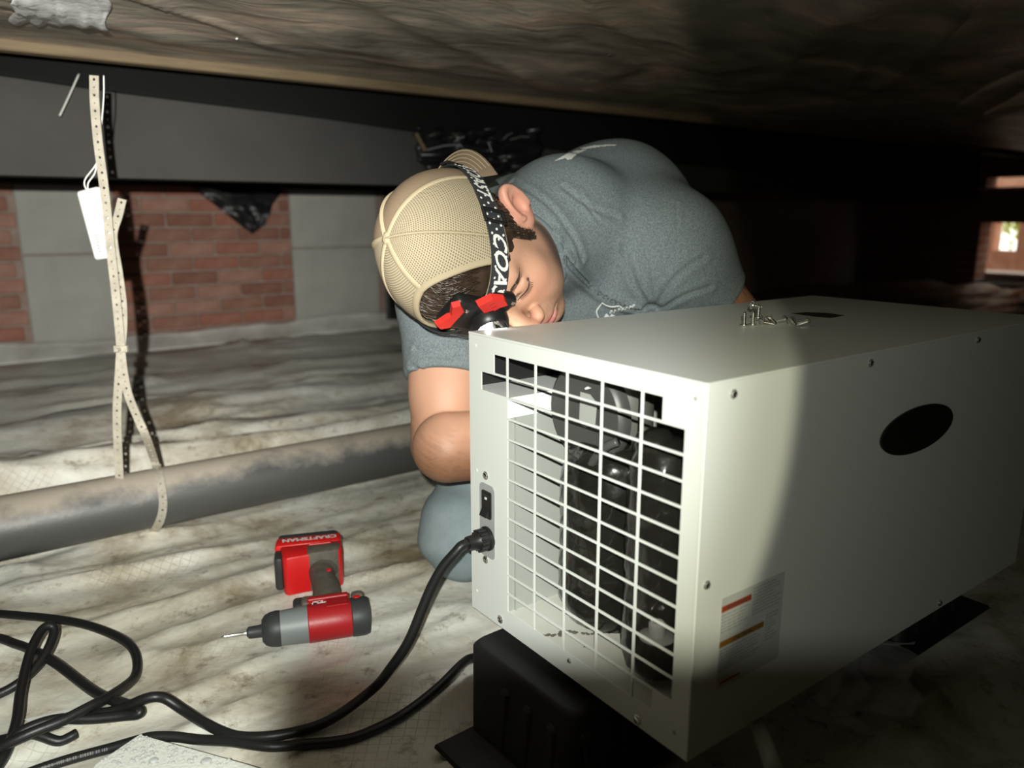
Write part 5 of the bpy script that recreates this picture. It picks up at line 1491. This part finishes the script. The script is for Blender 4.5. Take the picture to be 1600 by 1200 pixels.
c3 = cord_pts([(-60, 985), (-20, 970, 0), (20, 966, .008), (80, 967, .014), (135, 975, .014), (180, 992, .010), (208, 1016, .004), (214, 1042, .002), (200, 1066, .004), (160, 1093, .022), (110, 1116, .026), (60, 1135, .026), (20, 1152, .022), (-20, 1175, .010), (-60, 1200)], CRAD)
c3 = lift_off(spline(c3, 8), CRAD)
tag(from_vf('looped_cord', *tube_vf(c3, CRAD, 12), M['rubber'], smooth=True), 'black cord making the widest open loop over the rest of the tangle', 'cord')
c4 = cord_pts([(-40, 1162), (-10, 1152), (25, 1150, .003), (60, 1153), (88, 1152), (108, 1145), (119, 1140)], CRAD)
c4 = lift_off(spline(c4, 8), CRAD)
tag(from_vf('cord_end', *tube_vf(c4, CRAD*.95, 12), M['rubber'], smooth=True), 'short cut end of black cord poking out below the tangle', 'cord')
c5 = cord_pts([(742, 1024), (725, 1040), (690, 1070), (640, 1105), (590, 1130), (540, 1149), (480, 1160), (420, 1163, .008), (350, 1158, .004), (290, 1156), (230, 1157), (180, 1163), (120, 1175), (60, 1192), (10, 1212), (-60, 1245)], CRAD*.95)
c5 = lift_off(spline(c5, 8), CRAD*.95)
ck = tag(from_vf('printed_cable', *tube_vf(c5, CRAD*.95, 12), M['rubber'], smooth=True), 'black cable with faint print running from behind the block along the bottom', 'cable')
a = Acc(); s_ = np.r_[0, np.cumsum(np.linalg.norm(np.diff(c5, axis=0), axis=1))]; px_ = np.array([(lambda g: g)(0)]*len(c5))
gx = np.cos(YAW)*c5[:, 0]-np.sin(YAW)*c5[:, 1]; i0, i1 = np.argmin(np.abs(gx+.53)), np.argmin(np.abs(gx+.46)); sa, sb = sorted((s_[i0], s_[i1])); q = sa
while q < sb:                             # faint white printing along the jacket
    w_ = random.uniform(.0008, .0022)
    if random.random() < .3: q += w_; continue
    e0, e1 = (np.array([np.interp(z, s_, c5[:, k]) for k in range(3)]) for z in (q, q+w_)); v_ = unit(CAM0-e0); t_ = unit(e1-e0); u_ = unit(np.cross(v_, t_)); v_ = np.cross(t_, u_)
    o_ = v_*(CRAD*.95+.0003); a.add(np.array([e0+o_-u_*.0016, e1+o_-u_*.0016, e1+o_+u_*.0016, e0+o_+u_*.0016]), [(0, 1, 2, 3)]); q += w_+.0009
cp_ = tag(a.build('cable_print', mat('worn_print', (.14, .14, .14, 1), .6), ck), kind='stuff')

# ------------------------------------------------------------------ impact driver
o0 = onp(410, 978, 2, .036); o1 = onp(577, 953, 2, .036)
dx = unit((o1-o0)*np.array([1, 1, 0])); L_ = float(np.linalg.norm((o1-o0)[:2])); dy = np.array([-dx[1], dx[0], 0])
DT = basis((o0[0], o0[1], 0), dx*.93, dy, (0, 0, 1))
DR = thing('impact_driver', 'red and grey cordless impact driver with a bit, lying on the white liner', 'power tool', (float(o0[0]), float(o0[1]), 0))
k = L_/.165
def dp(name, acc, m, parent=None, **kw):
    o = acc.build(name, m, parent, **kw); return hold(o, DR) if parent is None else o
DB = DT.copy(); DB[:3, :3] = DT[:3, :3] @ np.diag([.96, .77, .77]); DB[2, 3] = .001
def along(prof, n=32, z=.036):
    V, Fc = lathe_vf(prof, n); V = np.stack([V[:, 2], V[:, 0], V[:, 1]+z], 1); V = V @ DB[:3, :3].T+DB[:3, 3]; return V, Fc
def lat(name, prof, m, parent=None, **kw): 
    a_ = Acc(); a_.add(*along(prof, **kw)); return dp(name, a_, m, parent, auto=32)
lat('bit', [(.0006, -.062), (.0016, -.060), (.0022, -.056), (.0018, -.050), (.0026, -.046), (.0026, -.030), (.0033, -.028), (.0033, -.018)], M['steel'], n=6)
lat('bit_sleeve', [(.0060, -.024), (.0105, -.021), (.0112, -.004), (.0125, .000)], M['tool_dark'], n=24)
lat('nose_cap', [(.0195, -.001), (.0270, .004), (.0310, .012), (.0325, .022), (.0318, .027)], M['tool_dark'], n=32)
lat('gear_case', [(.0312, .025), (.0318, .035), (.0328, .050), (.0338, .064), (.0338, .070)], M['grey_metal'], n=32)
bodyp = lat('motor_body', [(.0330, .068), (.0350, .070), (.0352, .080), (.0350, .110), (.0350, .134), (.0340, .137)], M['red'], n=36)
lat('end_cap', [(.0335, .136), (.0355, .138), (.0362, .146), (.0360, .158), (.0335, .165), (.0200, .167)], M['tool_dark'], n=36)
a = Acc(); a.box((.070, .022, .060), (.136, .034, .0735), .003, DB, 2); a.box((.098, -.012, .0690), (.134, .020, .0718), .0015, DB, 1); dp('body_ridge', a, M['red'])
a = Acc(); a.box((.140, .012, .052), (.160, .034, .074), .006, DB, 2); dp('rubber_bumper', a, M['grey_rubber'])
V, Fc = lathe_vf([(.0062, 0), (.0058, .0018), (.003, .0024), (1e-5, .0024)], 16, DB @ basis((.148, .010, .0705), (1, 0, 0), (0, 1, 0), (0, .2, .98))); a = Acc(); a.add(V, Fc); dp('red_button', a, M['red_bright'])
for x, y, w_, h_ in ((.079, .004, .006, .010), (.087, .010, .004, .004), (.118, .002, .005, .003), (.126, .003, .005, .003)):
    a = Acc(); a.box((x, y-h_/2, .066), (x+w_, y+h_/2, .0724 if y > 0 else .0720), .0008, DB, 1); dp('vent_slot', a, mat('slot_dark_red', (.10, .004, .004, 1), .6))
a = Acc()
for yy_, w0_, w1_ in ((.0145, .079, .095), (.0145, .103, .128), (.0085, .077, .100), (.0090, .108, .122)):
    x = w0_
    while x < w1_-.001: 
        w_ = random.uniform(.0012, .003); a.box((x, yy_-.0013, .0700), (x+w_, yy_+.0013, .0716 if yy_ < .012 else .0700+.0012), 0, DB); x += w_+.0007
tag(dp('body_print', a, M['white_print']), kind='stuff')
# trigger, handle, foot, battery
DH2 = DT.copy(); DT = DT.copy(); DT[:3, 3] += DT[:3, 1]*.040+DT[:3, 0]*.010
a = Acc(); a.box((.036, -.012, .022), (.056, .018, .044), .006, DT, 3); dp('trigger', a, M['tool_dark'], auto=40)
pth = np.array([(.085, -.020, .032), (.091, .042, .036), (.088, .075, .038), (.088, .098, .038), (.092, .120, .038)]); wr = [.0250, .0220, .0205, .0215, .0280]
V, Fc = tube_vf(spline(pth, 6), np.interp(np.linspace(0, 1, 25), np.linspace(0, 1, 5), wr), 24, flat=(1.0, .85), up=(0, 0, 1)); a = Acc(); a.add(V @ DT[:3, :3].T+DT[:3, 3], Fc); dp('handle', a, M['grey_rubber'], smooth=True)
a = Acc(); a.box((.048, -.024, .018), (.108, .000, .054), .006, DT, 2); dp('handle_yoke', a, M['grey_rubber'], auto=40)
V, Fc = lathe_vf([(.0042, 0), (.0040, .002), (1e-5, .0024)], 12, DT @ basis((.098, .072, .0535), (1, 0, 0), (0, 1, 0), (0, 0, 1))); a = Acc(); a.add(V, Fc); dp('red_dot', a, M['red_bright'])
def prism(poly, z0, z1, bev=.004):
    bm = bmesh.new(); vs = [bm.verts.new((x, y, z0)) for x, y in poly]; f_ = bm.faces.new(vs); r_ = bmesh.ops.extrude_face_region(bm, geom=[f_])
    for v in [e for e in r_['geom'] if isinstance(e, bmesh.types.BMVert)]: v.co.z = z1
    bmesh.ops.recalc_face_normals(bm, faces=bm.faces); bmesh.ops.bevel(bm, geom=list(bm.edges), offset=bev, segments=2, affect='EDGES', profile=.5)
    bm.verts.index_update(); V = np.array([v.co[:] for v in bm.verts]); Fc = [[l.index for l in q_.verts] for q_ in bm.faces]; bm.free()
    return V @ DT[:3, :3].T+DT[:3, 3], Fc
a = Acc(); a.add(*prism([(.024, .108), (.030, .100), (.056, .104), (.120, .108), (.126, .118), (.126, .150), (.022, .150)], .004, .070)); ft = dp('battery_foot', a, M['red_bright'], auto=40)
a = Acc(); a.add(*prism([(.064, .104), (.118, .106), (.124, .118), (.122, .140), (.066, .140)], .003, .0725, .006)); dp('foot_overmould', a, M['grey_rubber'], auto=40)
a = Acc(); a.add(*prism([(.070, .1335), (.108, .1335), (.110, .1385), (.072, .1385)], .060, .0742, .001)); dp('red_inlay', a, M['red_bright'])
a = Acc(); a.add(*prism([(.010, .112), (.024, .110), (.026, .146), (.012, .148)], .010, .066, .005)); dp('battery_latch', a, M['tool_dark'], auto=40)
a = Acc(); a.add(*prism([(.012, .148), (.126, .144), (.130, .176), (.016, .182)], .004, .072, .005)); bt_ = dp('battery', a, M['red_bright'], auto=40)
a = Acc(); a.add(*prism([(.016, .178), (.130, .172), (.124, .196), (.020, .200)], .003, .071, .007)); dp('battery_base', a, M['tool_dark'], auto=40)
V, Fc = text_vf('CRAFTSMAN', .0165, bold=.0007); V = np.stack([.073-V[:, 0]*1.0, .163-V[:, 1], np.full(len(V), .0726)], 1); V[:, 1] -= (V[:, 0]-.073)*.045
V = V @ DT[:3, :3].T+DT[:3, 3]; a = Acc(); a.add(V, Fc); dp('lettering', a, M['white_print'])

# ------------------------------------------------------------------ wet foam board and paper label at the bottom edge
ps = [onp(218, 1148, 2, .026), onp(150, 1194, 2, .026), onp(120, 1240, 2, .026), onp(620, 1300, 2, .026), onp(600, 1262, 2, .026), onp(384, 1194, 2, .026)]
V, Fc = quad_plate(ps, -.012)
FB = thing('foam_board', 'white foam board beaded with water, its corner reaching in at the bottom edge', 'board', tuple(ps[0]))
hold(from_vf('sheet', V, Fc, M['foam_white']), FB)
a = Acc()
c_ = np.mean([ps[0], ps[1], ps[5]], 0)
for _ in range(260):
    u_, v_ = random.random(), random.random()
    if u_+v_ > 1: u_, v_ = 1-u_, 1-v_
    p_ = ps[0]+(ps[1]-ps[0])*u_+(ps[5]-ps[0])*v_; r_ = random.choice((.0006, .0008, .001, .001, .0015, .0024))
    a.add(*lathe_vf([(r_, 0), (r_*.8, r_*.3), (r_*.3, r_*.45), (1e-5, r_*.48)], 7, basis(p_, (1, 0, 0), (0, 1, 0), (0, 0, 1))))
for cx_, cy_, r_ in ((322, 1189, .006), (240, 1188, .005)):
    p_ = onp(cx_, cy_, 2, .026); a.add(*lathe_vf([(r_, 0), (r_*.8, .0012), (r_*.3, .0016), (1e-5, .0016)], 12, basis(p_, (1, 0, 0), (0, 1, 0), (0, 0, 1))))
tag(hold(a.build('water_beads', M['water'], smooth=True), FB), kind='stuff')
q_ = [onp(x, y, 2, .005) for x, y in ((38, 1122), (120, 1104), (136, 1112), (128, 1134), (60, 1136))]
for z in q_: z[2] = max(fz(z[0], z[1])+.004, .003)
PL = thing('paper_label', 'scrap of white paper label lying under the tangled black cords', 'label', tuple(q_[0]))
V, Fc = quad_plate(q_, -.0006); hold(from_vf('sheet', V, Fc, M['paper']), PL)
a = Acc()
for k in range(4):
    for j in range(7):
        u_, v_ = .30+.09*j, .15+.16*k; b_ = q_[0]*(1-u_)+q_[1]*u_; c_ = q_[4]*(1-u_)+q_[3]*u_; e_ = b_*(1-v_)+c_*v_+np.array([0, 0, .0009]); d_ = (q_[1]-q_[0])*.05; f_ = (q_[4]-q_[0])*.05
        a.add(np.array([e_, e_+d_, e_+d_+f_, e_+f_]), [(0, 1, 2, 3)])
tag(hold(a.build('print_lines', M['grey_print']), PL), kind='stuff')

# ------------------------------------------------------------------ sheeting scraps, hose, background things
def crumple(name, pts3, m, label, cat, th=.0015, amp=.02, seed=0, n=26, sag=0):
    """quad of sheet material between four corners, crumpled"""
    a_, b_, c_, d_ = [np.array(p_, float) for p_ in pts3]; nrm = unit(np.cross(b_-a_, d_-a_)); V = []
    for i in range(n+1):
        for j in range(n+1):
            u_, v_ = i/n, j/n; p_ = (a_*(1-u_)+b_*u_)*(1-v_)+(d_*(1-u_)+c_*u_)*v_
            w_ = (1-np.abs(2*vnoise(np.array([u_*5+v_*2+seed]), np.array([v_*4-u_*2+seed*3]), seed)-1))[0]
            V.append(p_+nrm*(amp*(w_**2-.3)+amp*.15*(vnoise(np.array([u_*11]), np.array([v_*11]), seed+5)[0]-.5)))
    Fc = [(i*(n+1)+j, (i+1)*(n+1)+j, (i+1)*(n+1)+j+1, i*(n+1)+j+1) for i in range(n) for j in range(n)]
    o = from_vf(name, V, Fc, m, smooth=True); s_ = o.modifiers.new('thick', 'SOLIDIFY'); s_.thickness = th; s_.offset = 0
    return tag(o, label, cat) if label else o
yw = YW-.07
def w3(px, py, y): return onp(px, py, 1, y)
a = Acc()
FLP = crumple('black_sheet_flap', [w3(300, 291, yw), w3(445, 287, yw), w3(412, 352, yw), w3(395, 366, yw)], M['shiny_wrap'], 'torn flap of shiny black plastic hanging in a point over the brick wall', 'plastic sheet', amp=.035, seed=3, n=14)
t = thing('wrapped_duct_joint', 'bunched black plastic with a strip of silver tape hanging under the beam behind the cap', 'plastic sheet', tuple(w3(720, 230, YB-.03)))
yj = YB-.05
o = crumple('bunched_sheet', [w3(652, 200, yj), w3(850, 198, yj), w3(838, 272, yj), w3(664, 276, yj)], M['shiny_wrap'], None, None, amp=.06, seed=8); hold(o, t)
o = crumple('bunched_sheet', [w3(700, 205, yj-.02), w3(780, 202, yj-.02), w3(800, 262, yj-.03), w3(735, 268, yj-.02)], M['shiny_wrap'], None, None, amp=.07, seed=14); hold(o, t)
TAPE = mat('silver_tape', (.42, .43, .44, 1), .3, metal=.5, bump=.5, bump_scale=60)
for (x0_, y0_, x1_, y1_, r_) in ((668, 234, 718, 226, .012), (710, 222, 724, 214, .012), (762, 222, 768, 238, .006), (798, 218, 826, 214, .007), (786, 218, 800, 208, .006), (712, 231, 722, 229, .010)):
    p0_, p1_ = w3(x0_, y0_, yj-.035), w3(x1_, y1_, yj-.04); V, Fc = tube_vf([p0_, (p0_+p1_)/2+np.array([0, 0, .004]), p1_], r_*.75, 7, flat=(1, .35)); hold(from_vf('tape_strip', V, Fc, TAPE), t)
p0_, p1_ = w3(650, 209, yj-.03), w3(664, 236, yj-.05); 
bm = bmesh.new(); V, Fc = tube_vf([p0_, p1_], .009, 4, flat=(1, .7)); tag(from_vf('wood_stick', V, Fc, M['wood']), 'short pale wood stick poking down beside the bunched plastic', 'stick')
# rim nails / glints on the wrap
for px, py in ((371, 74), (953, 94)):
    p_ = onp(px, py, 2, ZC-.018); p_[2] = float(ceil_h(np.array([p_[0]]), np.array([p_[1]]))[0]); V, Fc = lathe_vf([(.0045, -.002), (.0045, .001), (.002, .0022), (1e-5, .0024)], 10, axis_T(p_, (0, 0, -1)))
    tag(from_vf('nail_head', V, Fc, M['steel']), 'bright nail head in the dark wrap overhead, %s' % ('over the hanger tape' if px < 500 else 'above the man\'s back'), 'nail')
# pale patch painting a bright sheen on the wrap overhead, top left
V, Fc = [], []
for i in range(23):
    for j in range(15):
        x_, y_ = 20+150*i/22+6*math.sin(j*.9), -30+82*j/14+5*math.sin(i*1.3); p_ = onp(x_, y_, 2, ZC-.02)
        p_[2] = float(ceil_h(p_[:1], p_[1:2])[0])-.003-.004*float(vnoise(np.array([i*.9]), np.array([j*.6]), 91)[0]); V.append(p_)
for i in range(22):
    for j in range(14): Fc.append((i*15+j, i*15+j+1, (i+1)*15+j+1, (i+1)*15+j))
o_ = tag(from_vf('sheen_patch', V, Fc, mat('pale_sheen', (.80, .80, .80, 1), .35, bump=.5, bump_scale=45), smooth=True), 'crinkled pale patch painting the sheen on the dark wrap overhead at the top left', 'painted sheen'); m_ = o_.modifiers.new('thick', 'SOLIDIFY'); m_.thickness = .001
# clear film and pale drain hose below the right side of the cabinet
f0 = [onp(1250, 1040, 1, YRT+.02), onp(1420, 1000, 1, YRT+.02), onp(1440, 1120, 2, .02), onp(1270, 1150, 2, .02)]
crumple('clear_film', f0, M['clear'], 'crumpled clear plastic film hanging under the right side of the cabinet', 'plastic film', amp=.05, seed=21)
f0 = [onp(890, 1045, 0, X0+.13), onp(960, 1095, 0, X0+.13), onp(950, 1128, 0, X0+.14), onp(905, 1110, 0, X0+.14)]
crumple('clear_film', f0, M['clear'], 'small scrap of clear plastic film beside the front support block', 'plastic film', amp=.03, seed=25)
hs = [(X0+.10, YRT+.03, ZB-.004), tuple(onp(1180, 1128, 1, YRT+.01)), tuple(onp(1196, 1165, 1, YRT-.03)), tuple(onp(1212, 1210, 1, YRT-.05)), tuple(onp(1230, 1260, 2, .012)), tuple(onp(1330, 1330, 2, .012))]
V, Fc = tube_vf(spline(hs, 8), .0085, 14); tag(from_vf('drain_hose', V, Fc, M['hose'], smooth=True), 'pale vinyl drain hose dropping from under the right side of the cabinet', 'hose')
# pale scrap added as a bright glint on the ground, far back right
f0 = [onp(1575, 462, 2, .02), onp(1615, 458, 2, .02), onp(1612, 474, 2, .02), onp(1580, 474, 2, .02)]
crumple('glint_scrap', f0, M['paper'], 'pale scrap put in for a bright glint on the ground near the far access opening', 'painted glint', amp=.05, seed=31, n=8)
# shrub outside the access opening
yg_ = (yg0+yg1)/2
SHB = thing('shrub', 'sunlit green shrub outside the bright access opening', 'shrub', (XE+1.3, yg_, zb-.04))
a = Acc(); rr_ = random.Random(5)
for k in range(260):
    c_ = np.array([XE+1.3+rr_.gauss(0, .12), yg_+.12+rr_.gauss(0, .10), zg+.22+rr_.gauss(0, .08)]); d_ = unit(np.array([rr_.gauss(0, 1) for _ in range(3)])); e_ = unit(np.cross(d_, (0.3, .2, 1)))
    a.add(np.array([c_, c_+d_*.04+e_*.018, c_+d_*.08, c_+d_*.04-e_*.018]), [(0, 1, 2, 3)])
tag(hold(a.build('leaves', M['leaf']), SHB), kind='stuff')
V, Fc = tube_vf([(XE+1.3, yg_+.1, zb-.06), (XE+1.3, yg_+.11, zb+.15), (XE+1.31, yg_+.12, zg+.35)], .012, 6); hold(from_vf('stem', V, Fc, M['wood']), SHB)
# unseen stand added: the phone taking the picture shades the lower right
Tph = basis(CAM0, unit(c2w([1, 0, 0])-CAM0), unit(c2w([0, 1, 0])-CAM0), unit(c2w([0, 0, 1])-CAM0))
PH = thing('added_stand', 'made-up black tripod holding the phone and a torch, added out of view to shade the floor', 'added tripod', (float(c2w([.035, 0, .03])[0]), float(c2w([.035, 0, .03])[1]), 0))
a = Acc(); a.box((-.038, -.0645, .004), (.109, .0065, .0118), .003, Tph, 3); hold(a.build('phone', M['phone'], auto=40), PH)
a = Acc(); a.box((-.035, -.0615, .0117), (.106, .0035, .0122), 0, Tph); hold(a.build('phone_screen', M['glass_dark']), PH)
a = Acc(); a.box((.020, -.070, .002), (.050, -.055, .024), .002, Tph, 1); a.box((.028, -.066, .014), (.042, .000, .022), .002, Tph, 1); hold(a.build('phone_clamp', M['black_plastic'], auto=40), PH)
tp0 = c2w([.035, -.066, .018]); tp1 = np.array([tp0[0], tp0[1], .16])
V, Fc = tube_vf([tp0, tp0*.98+tp1*.02, tp1], .007, 12); hold(from_vf('pole', V, Fc, M['black_plastic'], smooth=True), PH)
for th_ in (200, 320, 80):
    e_ = np.array([tp1[0]+.11*math.cos(math.radians(th_)), tp1[1]+.11*math.sin(math.radians(th_)), 0]); e_[2] = fz(e_[0], e_[1])+.005
    V, Fc = tube_vf([tp1+np.array([0, 0, .02]), e_], [.006, .004], 8); hold(from_vf('leg', V, Fc, M['black_plastic'], smooth=True), PH)
tdir = c2w([-.335, -.01, -1])-CAM0; tdir /= np.linalg.norm(tdir); tb = LAMP-tdir*.012
V, Fc = lathe_vf([(.010, -.085), (.012, -.083), (.012, -.025), (.016, -.015), (.017, .004), (.015, .006), (.0145, .002), (.003, -.006)], 24, axis_T(tb, tdir)); hold(from_vf('torch', V, Fc, M['black_plastic'], auto=40), PH)  # torch body added so the beam has a source
V, Fc = tube_vf(spline([c2w([.035, -.060, .022]), c2w([.030, -.055, .09]), c2w([.015, -.010, .175]), tb-tdir*.060], 6), .004, 8); hold(from_vf('torch_arm', V, Fc, M['black_plastic'], smooth=True), PH)
